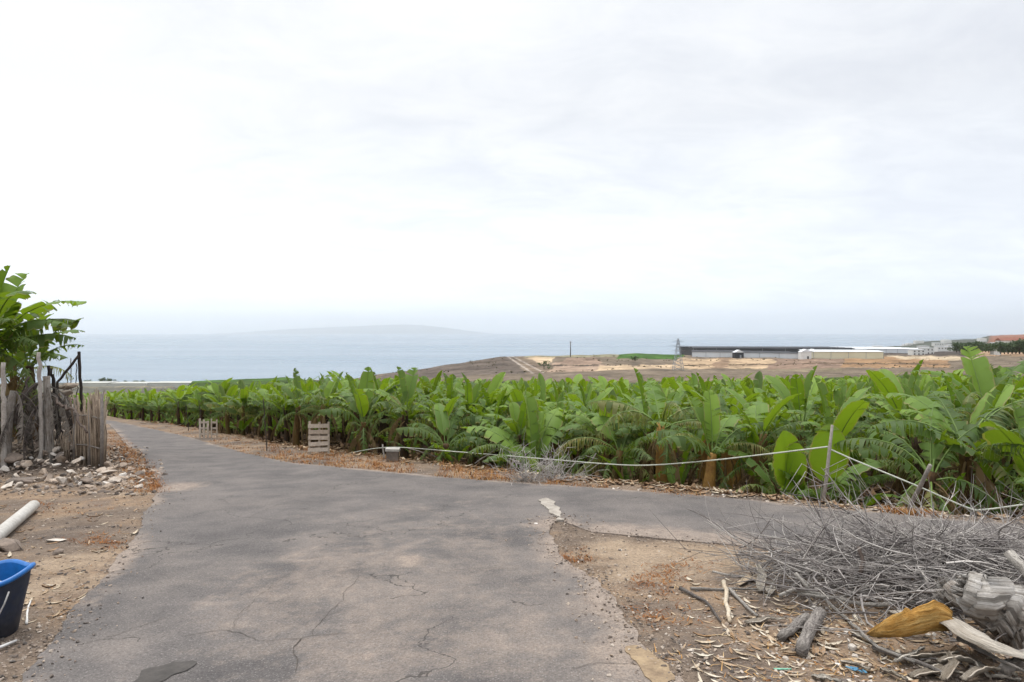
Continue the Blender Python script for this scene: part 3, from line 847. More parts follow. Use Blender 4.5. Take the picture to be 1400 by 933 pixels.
def full_plant(x, y, r, H, style, label, group, scale=1., leaves=None, z=None, rad=.095):
    root = thing('banana_plant', (x, y, T(x, y) if z is None else z), label, 'banana plant', group)
    mb, top = stem_mb(r, H, rad)
    mb.build('pseudostem', [GOLD if 'golden' in label else STEM], root)
    for (k, v, a, tilt, s, dz) in (leaves or recipe(r, style)):
        o = link('dead_leaf' if k == 'dead' else 'leaf', LIB[k][v % 5], root)
        o.matrix_basis = place_matrix(H, top, a, tilt, s * scale, dz)
    return root

def plant_mb(r, H, style, lod):
    mb = MB(); s, top = stem_mb(r, H, .095, 6)
    s.m = [2] * len(s.m); mb.merge(s)
    for (k, v, a, tilt, sc, dz) in recipe(r, style):
        if lod == 2 and k in ('dead', 'droop') and r.random() < .5: continue
        q = LOW[lod][k][v % 4]
        M = place_matrix(H, top, a, tilt, sc, dz)
        if k == 'dead':
            old = q.m; q.m = [3] * len(old); mb.merge(q, M); q.m = old
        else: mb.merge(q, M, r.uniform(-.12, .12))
    return mb
FM = [GREEN, RIB, STEM, DRYL]
pr = random.Random(11)
PROTO1 = [plant_mb(pr, pr.uniform(1.2, 1.75), s, 1) for s in ('mix', 'torn', 'fresh', 'mix', 'torn', 'fresh', 'mix', 'torn', 'mix', 'fresh')]
PROTO2 = [plant_mb(pr, pr.uniform(1.2, 1.75), s, 2) for s in ('mix', 'torn', 'fresh', 'mix', 'torn', 'fresh', 'mix', 'mix')]
MESH1 = [p.mesh('banana_plant', FM) for p in PROTO1]

# --- the plants one can pick out along the front of the field: (u, depth behind the edge, stem height, style, scale, leaves, label)
def lv(*a): return [(k, v, D(az), tilt, s, dz) for k, v, az, tilt, s, dz in a]
HERO = [
 (404, 1.3, 1.25, 1.0, lv(('up', 0, 120, .0, 1.05, 0), ('mid', 1, 165, 0, 1.05, .02), ('mid', 2, 40, 0, 1.0, .05), ('arch', 1, 215, 0, 1.0, .08), ('arch', 2, 330, 0, 1, .1), ('arch', 3, 270, 0, .9, .14), ('droop', 1, 190, 0, 1, .2), ('dead', 1, 300, 0, 1, .3)), 'banana plant with broad dark green leaves at the field edge left of the upright pallet'),
 (440, 2.1, 1.3, 1.0, lv(('up', 1, 60, .1, .9, 0), ('mid', 3, 100, 0, 1, .02), ('mid', 0, 200, 0, 1, .05), ('arch', 0, 20, 0, 1, .1), ('arch', 2, 260, 0, .9, .12), ('shred', 2, 310, 0, 1, .15), ('dead', 2, 230, 0, 1.1, .25), ('dead', 0, 280, 0, 1.1, .3)), 'tall leafy banana plant directly behind the upright pallet'),
 (492, .8, .95, 1.1, lv(('up', 2, 95, .05, 1.1, 0), ('up', 3, 20, -.12, 1.05, .02), ('up', 0, 170, .1, 1.1, .02), ('mid', 1, 140, 0, 1.05, .05), ('mid', 3, 35, 0, 1.1, .05), ('up', 1, 260, -.05, .95, .03), ('arch', 1, 340, 0, .9, .1), ('arch', 3, 205, 0, 1, .1), ('droop', 2, 280, 0, .9, .15)), 'bright green banana plant with a tall upright fan of leaves, right of the pallet'),
 (552, 1.5, 1.35, 1.05, lv(('up', 1, 80, .05, 1.1, 0), ('up', 2, 150, 0, .9, .02), ('mid', 2, 190, 0, 1, .05), ('mid', 0, 10, 0, 1, .07), ('shred', 3, 240, 0, 1, .1), ('shred', 0, 310, 0, 1, .12), ('arch', 0, 270, 0, .9, .2), ('dead', 3, 250, 0, 1.1, .25), ('dead', 1, 300, 0, 1, .3)), 'tall banana plant behind the low concrete block, one pale leaf standing straight up'),
 (609, .7, .75, .95, lv(('up', 3, 110, 0, .9, 0), ('shred', 0, 145, 0, 1.1, .03), ('shred', 1, 200, 0, 1, .05), ('mid', 3, 70, 0, 1, .05), ('shred', 2, 20, 0, 1, .08), ('shred', 3, 330, 0, .9, .1), ('dead', 0, 250, 0, .9, .15)), 'short banana plant with a yellowish stem and shredded leaves between block and dead shrub'),
 (722, .8, .55, 1.2, lv(('up', 0, 95, .0, 1.0, 0), ('up', 4, 40, -.15, 1.0, .02), ('mid', 0, 150, .1, 1.15, .03), ('mid', 2, 165, -.1, 1.15, .06), ('up', 2, 140, .1, 1.05, .03), ('mid', 4, 55, 0, 1.1, .05), ('arch', 2, 190, 0, 1, .1), ('arch', 0, 215, 0, .85, .1), ('mid', 1, 20, 0, 1, .05), ('arch', 4, 300, 0, .6, .12)), 'large banana plant fanning wide folded green paddles behind the grey dead shrub'),
 (842, .9, .95, 1.0, lv(('mid', 2, 120, 0, 1, 0), ('tatter', 1, 175, 0, 1.05, .03), ('shred', 3, 60, 0, 1, .05), ('tatter', 0, 10, 0, 1.05, .06), ('arch', 1, 300, 0, 1, .1), ('arch', 2, 285, 0, 1, .3), ('droop', 0, 235, 0, 1, .1), ('droop', 3, 330, 0, 1, .12), ('dead', 2, 270, 0, .9, .2)), 'low banana plant with one rounded leaf drooping over the roadside by the rope'),
 (905, 1.2, 1.45, 1.05, lv(('mid', 0, 90, 0, 1, 0), ('tatter', 2, 30, 0, 1.25, .03), ('tatter', 0, 160, 0, 1.25, .05), ('tatter', 1, 210, 0, 1.2, .07), ('tatter', 3, 270, 0, 1.2, .09), ('tatter', 4, 330, 0, 1.2, .1), ('dead', 4, 240, 0, 1.1, .15), ('dead', 0, 290, 0, 1, .2)), 'banana plant with a pale tattered crown left of the golden brown stem'),
 (968, .55, .95, 1.0, lv(('up', 4, 80, 0, 1.05, 0), ('up', 1, 130, .1, .95, .02), ('shred', 1, 20, 0, 1.0, .03), ('shred', 2, 165, 0, 1.05, .05), ('shred', 3, 215, 0, 1.05, .05), ('shred', 0, 265, 0, .5, .0), ('shred', 4, 320, 0, .7, .0), ('tatter', 3, 200, 0, .8, .0), ('tatter', 1, 340, 0, .8, .0), ('arch', 1, 150, 0, .9, 0), ('mid', 2, 50, 0, .9, 0)), 'banana plant on a bare golden brown stem under a skirt of shredded leaves'),
 (1064, .75, .42, .95, lv(('paddle', 0, 300, .25, 1.1, 0), ('paddle', 3, 230, -.35, .95, .02), ('mid', 1, 150, .1, 1.05, .03), ('mid', 3, 30, -.1, 1.0, .05), ('arch', 2, 195, 0, .75, .08), ('arch', 0, 340, 0, .7, .1), ('arch', 3, 260, 0, .5, .1)), 'young banana plant with smooth bright leaves just left of the grey stake'),
 (1142, .8, .5, .95, lv(('paddle', 2, 265, .0, 1.05, 0), ('mid', 2, 10, .1, 1.0, .05), ('arch', 1, 355, 0, .9, .1), ('mid', 0, 170, 0, .85, .06), ('arch', 3, 215, 0, .6, .1)), 'young banana plant with one round yellow green paddle leaf behind the grey stake'),
 (1262, .75, .95, 1.05, lv(('shred', 0, 150, 0, 1.1, 0), ('shred', 3, 100, .1, 1.05, .02), ('shred', 2, 45, 0, 1.15, .03), ('droop', 1, 205, 0, 1.15, .1), ('droop', 4, 240, 0, 1.1, .12), ('shred', 4, 20, 0, 1.1, .06), ('mid', 3, 60, 0, 1, .05), ('droop', 2, 330, 0, 1, .1), ('dead', 2, 300, 0, .8, .2)), 'wind-torn banana plant whose comb-like leaves hang down beside the leaning pole'),
 (1322, 1.2, 1.25, 1.1, lv(('mid', 2, 120, 0, 1, 0), ('shred', 2, 30, .1, 1.25, .03), ('shred', 1, 15, -.1, 1.2, .05), ('shred', 0, 170, 0, 1.1, .06), ('mid', 0, 80, 0, 1, .03), ('dead', 0, 230, 0, 1.1, .2), ('dead', 3, 290, 0, 1.1, .25), ('shred', 3, 340, 0, 1, .1)), 'banana plant right of the leaning pole with long torn leaves slanting up to the right'),
 (1352, 3.0, 1.55, 1.1, lv(('up', 1, 85, .0, 1.1, 0), ('mid', 3, 20, 0, 1, .03), ('mid', 1, 160, 0, 1, .05), ('arch', 2, 220, 0, 1, .1), ('shred', 0, 290, 0, 1, .1), ('arch', 0, 330, 0, 1, .1)), 'tallest banana plant at the right, a single pale leaf standing up against the far sheds'),
 (1418, .85, .6, 1.15, lv(('mid', 0, 165, .15, 1.2, 0), ('mid', 4, 190, -.1, 1.15, .03), ('up', 0, 90, 0, 1, 0), ('arch', 1, 225, 0, .9, .05), ('mid', 2, 60, 0, 1, .05), ('arch', 3, 280, 0, .6, .1)), 'banana plant at the right edge with broad smooth leaves near the ground'),
]
taken = []
r2 = random.Random(5)
for (u, q, H, s, lvs, lab) in HERO:
    a = (u - 700) / F; y = yfield(a) + q; x = a * y
    lvs = lvs + [(k_, r2.randrange(5), r2.uniform(0, 6.3), r2.uniform(-.2, .2), r2.uniform(.75, 1.0), r2.uniform(.1, .3)) for k_ in ('shred', 'droop', 'tatter', 'dead', 'dead', 'dead') if H > .7 and u != 968] + (sucker(r2, 4) if u > 500 and u != 968 else [])
    full_plant(x, y, r2, H * .97, 'mix', lab, 'banana plants along the front of the field', s * .95, lvs)
    taken.append((x, y))
# --- the rest of the field, row behind row
spots = []
fr = random.Random(23)
row = 0; yy = 6.0
while yy < 96:
    xx = -1.0 * yy - 6 + (row % 2) * .56
    while xx < .95 * yy + 4:
        x = xx + fr.uniform(-.35, .35); y = yy + fr.uniform(-.33, .33)
        a = x / y
        q = y - yfield(a)
        far_left = a < -.68
        if q > .75 and y < 96 and -.98 < a < .95 and not (far_left and y < 44):
            if not (414 < 700 + F * a < 462 and q < 1.3) and not (945 < 700 + F * a < 990 and q < 1.4) and all((x - tx) ** 2 + (y - ty) ** 2 > .42 for tx, ty in taken): spots.append((y, x, q))
        xx += 1.12 if yy < 45 else 1.9
    yy += 1.1 if yy < 45 else 1.8; row += 1
spots.sort()
KEEP = globals().get('KEEP_SPOTS')
near = mid = 0
stuff = MB()
sr = random.Random(3)
PRE = []
for (y, x, q) in spots:
    a = x / y
    st = sr.choice(('mix', 'mix', 'torn', 'torn', 'fresh')) if a > -.1 else sr.choice(('mix', 'fresh', 'fresh', 'torn'))
    H = sr.uniform(1.0, 1.42); sc = sr.uniform(.74, .92); rot = sr.uniform(0, 2 * PI); pk = sr.randrange(10)
    PRE.append((st, H, sc, rot, pk))
STYLE1 = ('mix', 'torn', 'fresh', 'mix', 'torn', 'fresh', 'mix', 'torn', 'mix', 'fresh')
LABELS = make_labels(spots, [p_[0] if i in NEAR_SET else STYLE1[p_[4]] for i, p_ in enumerate(PRE)])
for i, (y, x, q) in enumerate(spots):
    u = 700 + F * x / y; st, H, sc, rot, pk = PRE[i]
    if i in NEAR_SET:
        lab, grp = LABELS[i]
        rr_ = random.Random(1000 + i)
        full_plant(x, y, rr_, H, st, lab, grp, sc)
    elif i in MID_SET:
        lab, grp = LABELS[i]
        o = link('banana_plant', MESH1[pk], None, (x, y, T(x, y)))
        o.rotation_euler.z = rot; o.scale = (sc, sc, sc)
        tag(o, lab, 'banana plant', grp)
    else:
        M = Matrix.Translation((x, y, T(x, y))) @ Matrix.Rotation(rot, 4, 'Z') @ Matrix.Scale(sc * 1.02, 4)
        stuff.merge((PROTO1 if y < 22 else PROTO2)[pk % 8], M, sr.uniform(-.2, .15))
er = random.Random(77)     # the field goes on beyond the frame
yy = 5.5
while yy < 60:
    for k in range(int(.5 * yy / 1.15)):
        x = .95 * yy + 4 + k * 1.15 + er.uniform(-.35, .35); y = yy + er.uniform(-.33, .33)
        if y - yfield(x / y) < .7: continue
        M = Matrix.Translation((x, y, T(x, y))) @ Matrix.Rotation(er.uniform(0, 6.3), 4, 'Z') @ Matrix.Scale(er.uniform(.75, .94), 4)
        stuff.merge((PROTO1 if y < 16 else PROTO2)[er.randrange(8)], M, er.uniform(-.2, .15))
    yy += 1.1 if yy < 40 else 1.8
o = stuff.build('banana_foliage', FM); tag(o, 'dense mass of banana plants filling the far part of the field', 'banana plants', kind='stuff')
SPOTS = spots
# ------------------------------------------------------------------ materials for the small things
def tinted(name, ramp, rough=.85, scale=9, bump=.5, bdist=.01, spec=.25, stretch=None):
    m = NT(name); p = m.obj()
    if stretch:
        mp = m.new('Mapping'); m.set(mp, 'Vector', p); m.set(mp, 'Scale', stretch); p = mp.outputs[0]
    n = m.noise(p, scale, 6, .65); f = m.noise(p, scale * 7, 3, .6)
    k = m.math('ADD', m.attr('tint'), m.math('ADD', m.math('MULTIPLY', m.math('SUBTRACT', n, .5), .7), m.math('MULTIPLY', m.math('SUBTRACT', m.rnd(), .5), .25)), clamp=True)
    c = m.ramp(k, ramp)
    c = m.mix(.5, c, m.ramp(f, [(.3, .5), (.65, 1.15)]), 'MULTIPLY')
    return m.bsdf(c, rough, m.bump(m.math('ADD', n, m.math('MULTIPLY', f, .5)), bump, bdist), spec)
STONE = tinted('stone', [(0, (.11, .095, .085)), (.35, (.24, .19, .155)), (.6, (.37, .29, .225)), (.85, (.50, .44, .38)), (1, (.66, .62, .57))], scale=6)
WOODG = tinted('grey_wood', [(0, (.10, .085, .075)), (.5, (.27, .24, .215)), (1, (.46, .42, .38))], scale=5, stretch=(1, 1, 1))
WOODD = tinted('dark_wood', [(0, (.015, .012, .011)), (.5, (.045, .036, .032)), (1, (.12, .09, .075))], scale=7)
PALW = tinted('pale_board', [(0, (.22, .17, .13)), (.5, (.42, .34, .27)), (1, (.60, .52, .44))], scale=6)
TWIG = tinted('twig', [(0, (.13, .115, .11)), (.5, (.33, .30, .285)), (1, (.58, .54, .50))], scale=4, bump=.2)
CANE = tinted('cane', [(0, (.13, .095, .07)), (.5, (.28, .215, .16)), (1, (.42, .34, .26))], scale=6)
GRASSM = tinted('dry_grass', [(0, (.17, .06, .018)), (.4, (.34, .14, .04)), (.7, (.46, .27, .10)), (1, (.54, .43, .27))], scale=2, bump=0.05)
LITT = tinted('leaf_litter', [(0, (.13, .08, .05)), (.4, (.30, .19, .11)), (.7, (.46, .36, .25)), (1, (.62, .56, .46))], scale=9)
BARK0 = tinted('dead_stem_bark', [(0, (.09, .07, .055)), (.4, (.27, .235, .20)), (.75, (.43, .40, .36)), (1, (.60, .57, .53))], scale=4, bump=.9, bdist=.03)
HOSE = simple('pale_hose', (.62, .64, .55), (.45, .47, .40), 10, .5, .1)
PIPEM = simple('grey_plastic_pipe', (.62, .60, .56), (.45, .42, .38), 5, .55, .15)
BLUE = simple('blue_plastic', (.010, .16, .50), (.012, .12, .40), 4, .35, .06, spec=.5)
NAVY = simple('dark_blue_plastic', (.010, .020, .050), (.05, .05, .055), 6, .6, .1, spec=.4)
WHITE = simple('white_scrap', (.75, .74, .72), (.6, .58, .56), 9, .6, .2)
METAL = simple('galvanised_wire', (.45, .44, .43), (.25, .24, .23), 9, .5, .1)
GREYDEAD = leaf_material('grey_dead_leaf', [(0, (.085, .07, .065)), (.5, (.19, .165, .15)), (1, (.33, .30, .27))], (.3, .25, .2), .1, True)
INK = simple('dark_print', (.06, .06, .07), None, 5, .7, 0)

def fibre_material(name, ramp, around=24, along=5.5):
    m = NT(name); sx = m.new('SeparateXYZ'); m.set(sx, 'Vector', m.attr('st', 'Vector'))
    cx = m.new('CombineXYZ'); m.set(cx, 'X', m.math('MULTIPLY', sx.outputs[0], along)); m.set(cx, 'Y', m.math('MULTIPLY', m.math('ABSOLUTE', m.math('SUBTRACT', sx.outputs[1], .5)), around))
    n = m.noise(cx.outputs[0], 1.0, 6, .7, .8); big = m.noise(m.obj(), 7, 5, .65)
    k = m.math('ADD', m.attr('tint'), m.math('ADD', m.math('MULTIPLY', m.math('SUBTRACT', n, .5), 1.5), m.math('MULTIPLY', m.math('SUBTRACT', big, .5), .9)), clamp=True)
    c = m.ramp(k, ramp)
    crackm = m.ramp(n, [(.30, .18), (.42, 1.)])
    c = m.mix(.9, c, crackm, 'MULTIPLY')
    return m.bsdf(c, .92, m.bump(m.math('ADD', n, m.math('MULTIPLY', big, .7)), 1., .03), .15)
BARK = fibre_material('dead_stem_fibre', [(0, (.07, .055, .045)), (.4, (.24, .205, .175)), (.75, (.42, .39, .355)), (1, (.60, .57, .54))])
BRANCHM = fibre_material('branch_bark', [(0, (.07, .06, .055)), (.4, (.22, .195, .18)), (.75, (.38, .345, .31)), (1, (.56, .52, .47))], 14, 9)
SHEATH = fibre_material('dry_sheath', [(0, (.22, .17, .12)), (.5, (.40, .345, .28)), (1, (.58, .53, .46))], 16, 3)
YEL = fibre_material('yellow_sheath', [(0, (.33, .16, .04)), (.5, (.47, .25, .065)), (1, (.60, .42, .17))], 12, 2)
def gz(x, y): return T(x, y)
def stick(name, pts, rad, mat, label, cat, group=None, sides=7, jit=.12, taper=.6, seed=0, tint=.5, bend=.02):
    r = random.Random(seed)
    P_ = [Vector(p) for p in pts]; o0 = P_[0].copy()
    out = []
    for a, b in zip(P_, P_[1:]):
        L = (b - a).length; k = max(3, int(L / .12))
        for j in range(k):
            q = a.lerp(b, j / k); out.append(q + Vector((r.gauss(0, 1), r.gauss(0, 1), r.gauss(0, 1))) * bend * min(L, 1) * .5)
    out.append(P_[-1]); n = len(out)
    mb = MB(); tube(mb, [q - o0 for q in out], [rad * (1 - (1 - taper) * i / (n - 1)) for i in range(n)], sides, 0, tint, True, jit, r)
    o = mb.build(name, [mat], None, True, o0)
    if label: tag(o, label, cat, group)
    return o

# ------------------------------------------------------------------ left side: tall plants, wall, posts, cane fence
g1 = G(2, 616); g2 = G(40, 610)
YB = g1.y
full_plant(P(-8, 560, YB).x, YB, random.Random(41), 2.25, 'mix', 'tall banana plant cut by the left picture edge, its paddle leaf topping all others', 'tall banana plants behind the stone wall', 1.5,
  lv(('up', 1, 90, .1, 1.15, 0), ('up', 2, 40, -.25, 1.0, .02), ('mid', 2, 20, 0, 1.1, .03), ('mid', 0, 70, 0, 1.1, .05), ('mid', 1, 330, 0, 1.1, .06), ('arch', 0, 5, 0, 1.0, .08), ('shred', 2, 300, 0, 1, .1), ('arch', 3, 270, 0, 1, .1), ('droop', 1, 310, 0, 1, .15), ('droop', 0, 350, 0, 1, .2), ('shred', 1, 30, 0, .95, .15), ('arch', 2, 250, 0, 1, .1), ('mid', 3, 180, 0, 1, .1), ('arch', 1, 320, 0, 1, .2), ('mid', 4, 350, .2, .9, .25), ('arch', 4, 285, 0, 1, .25), ('shred', 3, 15, 0, .9, .3), ('droop', 2, 290, 0, 1, .2), ('arch', 2, 340, 0, .8, .4), ('dead', 0, 280, 0, 1.2, .25), ('dead', 3, 330, 0, 1.2, .3), ('dead', 2, 240, 0, 1.2, .3)), rad=.13)
full_plant(P(44, 560, YB + .6).x, YB + .6, random.Random(42), 1.65, 'mix', 'banana plant whose torn leaf reaches right over the dark poles', 'tall banana plants behind the stone wall', 1.3,
  lv(('mid', 3, 15, .1, .95, 0), ('arch', 1, 0, 0, .8, .04), ('mid', 1, 60, 0, .9, .02), ('shred', 0, 330, 0, .8, .05), ('mid', 4, 150, 0, 1, .05), ('up', 0, 130, .1, .9, .0), ('droop', 2, 300, 0, .8, .1), ('arch', 4, 210, 0, 1, .1), ('shred', 3, 240, 0, 1, .1), ('dead', 1, 270, 0, 1.1, .15), ('dead', 4, 310, 0, 1.1, .2), ('dead', 2, 220, 0, 1.1, .2)), rad=.12)
full_plant(P(22, 560, YB + 1.6).x, YB + 1.6, random.Random(43), 1.9, 'mix', 'shaded banana plant squeezed between the two tall ones behind the stone wall', 'tall banana plants behind the stone wall', 1.4)
def dead_stem(u, y, H, label, seed, n=11, sc=1.0):
    r = random.Random(seed); p = P(u, 560, y); z = gz(p.x, y)
    root = thing('dead_banana_plant', (p.x, y, z), label, 'dead banana plant')
    mb, top = stem_mb(r, H, .09, 8); mb.build('pseudostem', [BARK], root)
    for i in range(n):
        o = link('dead_leaf', GDL[i % len(GDL)], root)
        o.matrix_basis = place_matrix(H, top, 2.4 * i + r.uniform(-.3, .3), r.uniform(-.2, .2), sc * r.uniform(.85, 1.25), r.uniform(0, H * .35), .06)
    return root
GDL = [lib('dead', 60 + i).mesh('grey_dead_leaf', [GREYDEAD, GREYDEAD]) for i in range(5)]
dead_stem(66, YB - .5, 1.75, 'dead banana stem wrapped in hanging grey leaves beside the pale post', 1, 13)
dead_stem(6, YB - .9, 1.5, 'dark dried-up banana stem hung with dead leaves at the left picture edge', 2, 13)

def make_wall():
    r = random.Random(77); mb = MB()
    A = G(-90, 612); B = G(88, 601)
    A = Vector((A.x, A.y + .5, 0)); B = Vector((B.x, B.y + .2, 0)); L = (B - A).length
    d = (B - A).normalized(); nrm = Vector((-d.y, d.x, 0))
    z = 0; 
    while z < 1.25:
        s = 0; hrow = r.uniform(.13, .22)
        while s < L:
            w = r.uniform(.16, .42)
            top = 1.2 + .12 * math.sin(s * 2.1) - .25 * sm(1.2, .0, abs(s - L * .45))
            if z < top:
                V, Fc = rock(r, w * .54, r.uniform(.14, .2), hrow * .58, 12)
                c = A + d * (s + w / 2) + nrm * r.uniform(-.06, .06)
                M = Matrix.Translation((c.x, c.y, gz(c.x, c.y) + z + hrow / 2)) @ Matrix.Rotation(math.atan2(d.y, d.x) + r.uniform(-.2, .2), 4, 'Z') @ Matrix.Rotation(r.uniform(-.12, .12), 4, 'Y')
                mb.add(xf(V, M), Fc, 0, r.uniform(.35, .85))
            s += w * .95
        z += hrow * .92
    tag(mb.build('dry_stone_wall', [STONE], None, False), 'low dry stone wall of tan stones behind the posts at the left', 'stone wall')
make_wall()
def post(name, a, b, y, rad, mat, label, cat='post', seed=0, y2=None, tint=.5, group=None, base_ground=True):
    p, q = P(a[0], a[1], y), P(b[0], b[1], y2 or y)
    if base_ground: q.z = gz(q.x, q.y) - .1
    return stick(name, [q, p], rad, mat, label, cat, group, 7, .1, .8, seed, tint, .025)
post('wooden_post', (53, 482), (57, 606), YB - .65, .045, WOODG, 'pale grey weathered post standing beside the hanging dead leaves', seed=1, tint=.9)
post('wooden_post', (5, 496), (6, 612), YB - 1.1, .05, WOODG, 'grey post at the left picture edge below the tall banana leaves', seed=2, tint=.7)
post('wooden_post', (66, 500), (69, 575), YB + .9, .04, WOODD, 'black upright post between the dead stem and the tripod poles', seed=3)
post('leaning_pole', (70, 504), (85, 562), YB + 1.0, .035, WOODD, 'dark pole leaning down to the right from the black post', 'pole', 4)
post('leaning_pole', (72, 512), (79, 570), YB + .8, .03, WOODD, 'thinner dark pole leaning steeply beside the black post', 'pole', 5)
post('wooden_post', (108, 481), (115, 550), YB + 1.6, .04, WOODD, 'tall black post standing out against the sea at the left', seed=6)
stick('leaning_pole', [P(108, 486, YB + 1.6), P(79, 523, YB + 1.3), Vector((P(70, 540, YB + 1.2).x, YB + 1.2, gz(P(70, 540, YB + 1.2).x, YB + 1.2)))], .03, WOODD, 'slanting dark pole whose top end meets the tall black post', 'pole', None, 6, .1, .9, 7, .6)
for k, (a, b, w) in enumerate((((97, 490), (98, 548), 'thin grey stick standing left of the tall black post'), ((104, 497), (106, 548), 'thin dark stick close beside the tall black post'), ((92, 508), (90, 548), 'short thin grey stick, leftmost of three before the sea'))):
    post('thin_stick', a, b, YB + 2.2, .013, WOODG if k != 1 else WOODD, w, 'stick', 10 + k, None, .4)
stick('fallen_branch', [P(66, 538, YB - .2), P(90, 556, YB - .8), P(104, 562, YB - 1.3), P(119, 592, YB - 1.7)], .03, WOODD, 'crooked dark branch lying over the top of the cane fence', 'branch', None, 6, .15, .7, 3, .8, .06)
stick('fallen_branch', [G(52, 626, .05), G(78, 604, .25)], .022, WOODG, 'straight pale stick propped on the rubble below the posts', 'branch', None, 6, .1, .8, 4, .9)
stick('fallen_branch', [P(12, 590, YB - .7), P(38, 520, YB - .2)], .03, WOODD, 'brown branch propped slantwise between the two dead stems', 'branch', None, 6, .15, .7, 5, .9, .06)
stick('fallen_branch', [P(30, 600, YB - .7), P(22, 560, YB - .6), P(40, 515, YB - .3)], .03, WOODD, 'crooked brown branch in front of the stone wall', 'branch', None, 6, .15, .7, 6, .9, .08)

def cane_fence():
    r = random.Random(8)
    a = G(141, 641); b = G(104, 634); c = G(60, 618)
    root = thing('cane_fence', a, 'weathered brown cane fence with a ragged top at the roadside left of the road', 'cane fence')
    def panel(p, q, h, name, n):
        mb = MB(); d = (q - p)
        for i in range(n):
            t = i / (n - 1); s = p + d * t + Vector((r.gauss(0, .02), r.gauss(0, .02), 0)) - a
            g = gz(s.x + a.x, s.y + a.y) - a.z
            hh = h(t) * r.choice((r.uniform(.9, 1.02), r.uniform(.62, 1.0)))
            tube(mb, [(s.x, s.y, g - .05), (s.x + r.gauss(0, .02), s.y + r.gauss(0, .02), g + hh * .5), (s.x + r.gauss(0, .06), s.y + r.gauss(0, .05), g + hh)], [r.uniform(.012, .024)] * 2 + [.009], 5, 0, r.uniform(.1, .95))
        return mb.build(name, [CANE], root)
    panel(a, b, lambda t: 1.5 - .1 * t, 'cane_panel', 60)
    panel(b, c, lambda t: .75 - .45 * t, 'cane_panel', 34)
    panel(a, Vector(((131 - 700) / F * (a.y + 2.2), a.y + 2.2, 0)), lambda t: 1.45 - .2 * t, 'cane_panel', 60)
    for p, h in ((a, 1.5), (b, 1.35), (a.lerp(b, .45), 1.2)):
        mb = MB(); q = p - a; tube(mb, [(q.x, q.y - .05, q.z - .1), (q.x + .02, q.y - .05, q.z + h)], [.035, .028], 7, 0, .3, True, .1, r); mb.build('post', [WOODG], root)
    for z in (.4, 1.0):
        mb = MB(); q = b - a; tube(mb, [(0, -.05, z), (q.x * .5, q.y * .5 - .05, q.z * .5 + z + .03), (q.x, q.y - .05, q.z + z)], .014, 6, 0, .4); mb.build('rail', [WOODG], root)
cane_fence()

# ------------------------------------------------------------------ rubble, stones, gravel
RK = random.Random(19)
def stone(u, v, sx, sy, sz, tint, label, group=None, seed=None, lift=0., rz=None, name='stone', tilt=.15, n=16):
    r = random.Random(seed if seed is not None else int(u * 7 + v * 13))
    p = G(u, v); V, Fc = rock(r, sx, sy, sz, n)
    o = MB().add(V, Fc, 0, tint).build(name, [STONE], None, False, (p.x, p.y, p.z + sz * .45 + lift))
    o.rotation_euler = (r.uniform(-tilt, tilt), r.uniform(-tilt, tilt), rz if rz is not None else r.uniform(0, 6))
    return tag(o, label, 'stone', group)
stone(14, 640, .34, .22, .13, .42, 'large brown rounded rock at the left picture edge below the posts', seed=1, lift=.12, rz=.1, n=26)
stone(30, 660, .30, .2, .08, .12, 'dark flat slab lying in front of the large brown rock', seed=2, rz=.1, n=22)
stone(146, 652, .2, .16, .05, .62, 'flat tan slab in the rubble near the cane fence', seed=3, lift=.06, rz=.2)
stone(162, 657, .19, .12, .07, .55, 'blocky beige stone at the roadside end of the rubble', seed=4, rz=.5)
stone(117, 662, .13, .12, .09, .30, 'small dark grey stone in the middle of the rubble', seed=5)
stone(190, 668, .09, .08, .06, .75, 'small pale stone alone nearest the road edge', seed=6)
stone(150, 667, .12, .09, .06, .72, 'cream stone in front of the blocky beige stone', seed=16)
stone(14, 752, .19, .14, .085, .36, 'rounded grey-brown stone behind the blue bucket beside the pipe', seed=7, n=24)
stone(78, 759, .075, .06, .05, .25, 'small dark stone on the dirt right of the bucket', seed=8)
stone(76, 741, .13, .06, .025, .78, 'thin pinkish stone chip on the dirt below the pipe', seed=9, rz=.2)
stone(43, 634, .06, .05, .05, 1.0, 'bright white lump in the rubble right of the large brown rock', seed=10, lift=.1)
stone(78, 645, .09, .07, .05, .95, 'white broken block in the middle of the rubble', seed=11, lift=.1)
for i in range(130):
    u = RK.uniform(2, 212); v = RK.uniform(622, 668)
    if u > 150 and v < 640: continue
    s = RK.uniform(.04, .16)
    h = .2 * math.exp(-((u - 80) / 70) ** 2) * sm(668, 630, v)
    stone(u, v, s, s * RK.uniform(.6, 1), s * RK.uniform(.3, .7), RK.choice((.15, .35, .5, .6, .7, .75, .85, .95)), 'broken stone in the roadside rubble heap below the posts and cane fence', 'broken stones of the rubble heap', 100 + i, h, None, 'stone', .7, 9)

def scatter_stones(mb, r, n, ur, vr, smin, smax, hfun=None, tints=(.1, .9), keep=None):
    shapes = [rock(r, 1, r.uniform(.6, 1), r.uniform(.4, .7), 9) for _ in range(14)]
    for _ in range(n):
        u, v = r.uniform(*ur), r.uniform(*vr)
        p = G(u, v)
        if keep and not keep(p, u, v): continue
        s = smin + (smax - smin) * r.random() ** 2.6
        V, Fc = shapes[r.randrange(14)]
        M = Matrix.Translation((p.x, p.y, p.z + s * .25 + (hfun(u, v) if hfun else 0))) @ Matrix.Rotation(r.uniform(0, 6.3), 4, 'Z') @ Matrix.Rotation(r.uniform(-.5, .5), 4, 'X') @ Matrix.Scale(s, 4)
        mb.add(xf(V, M), Fc, 0, r.uniform(*tints))
road_px = [q for q in ROADL] + [(33, 960), (921, 960)] + ROADR[:] + ROADF
def on_road(u, v): return inpoly(road_px, u, v)
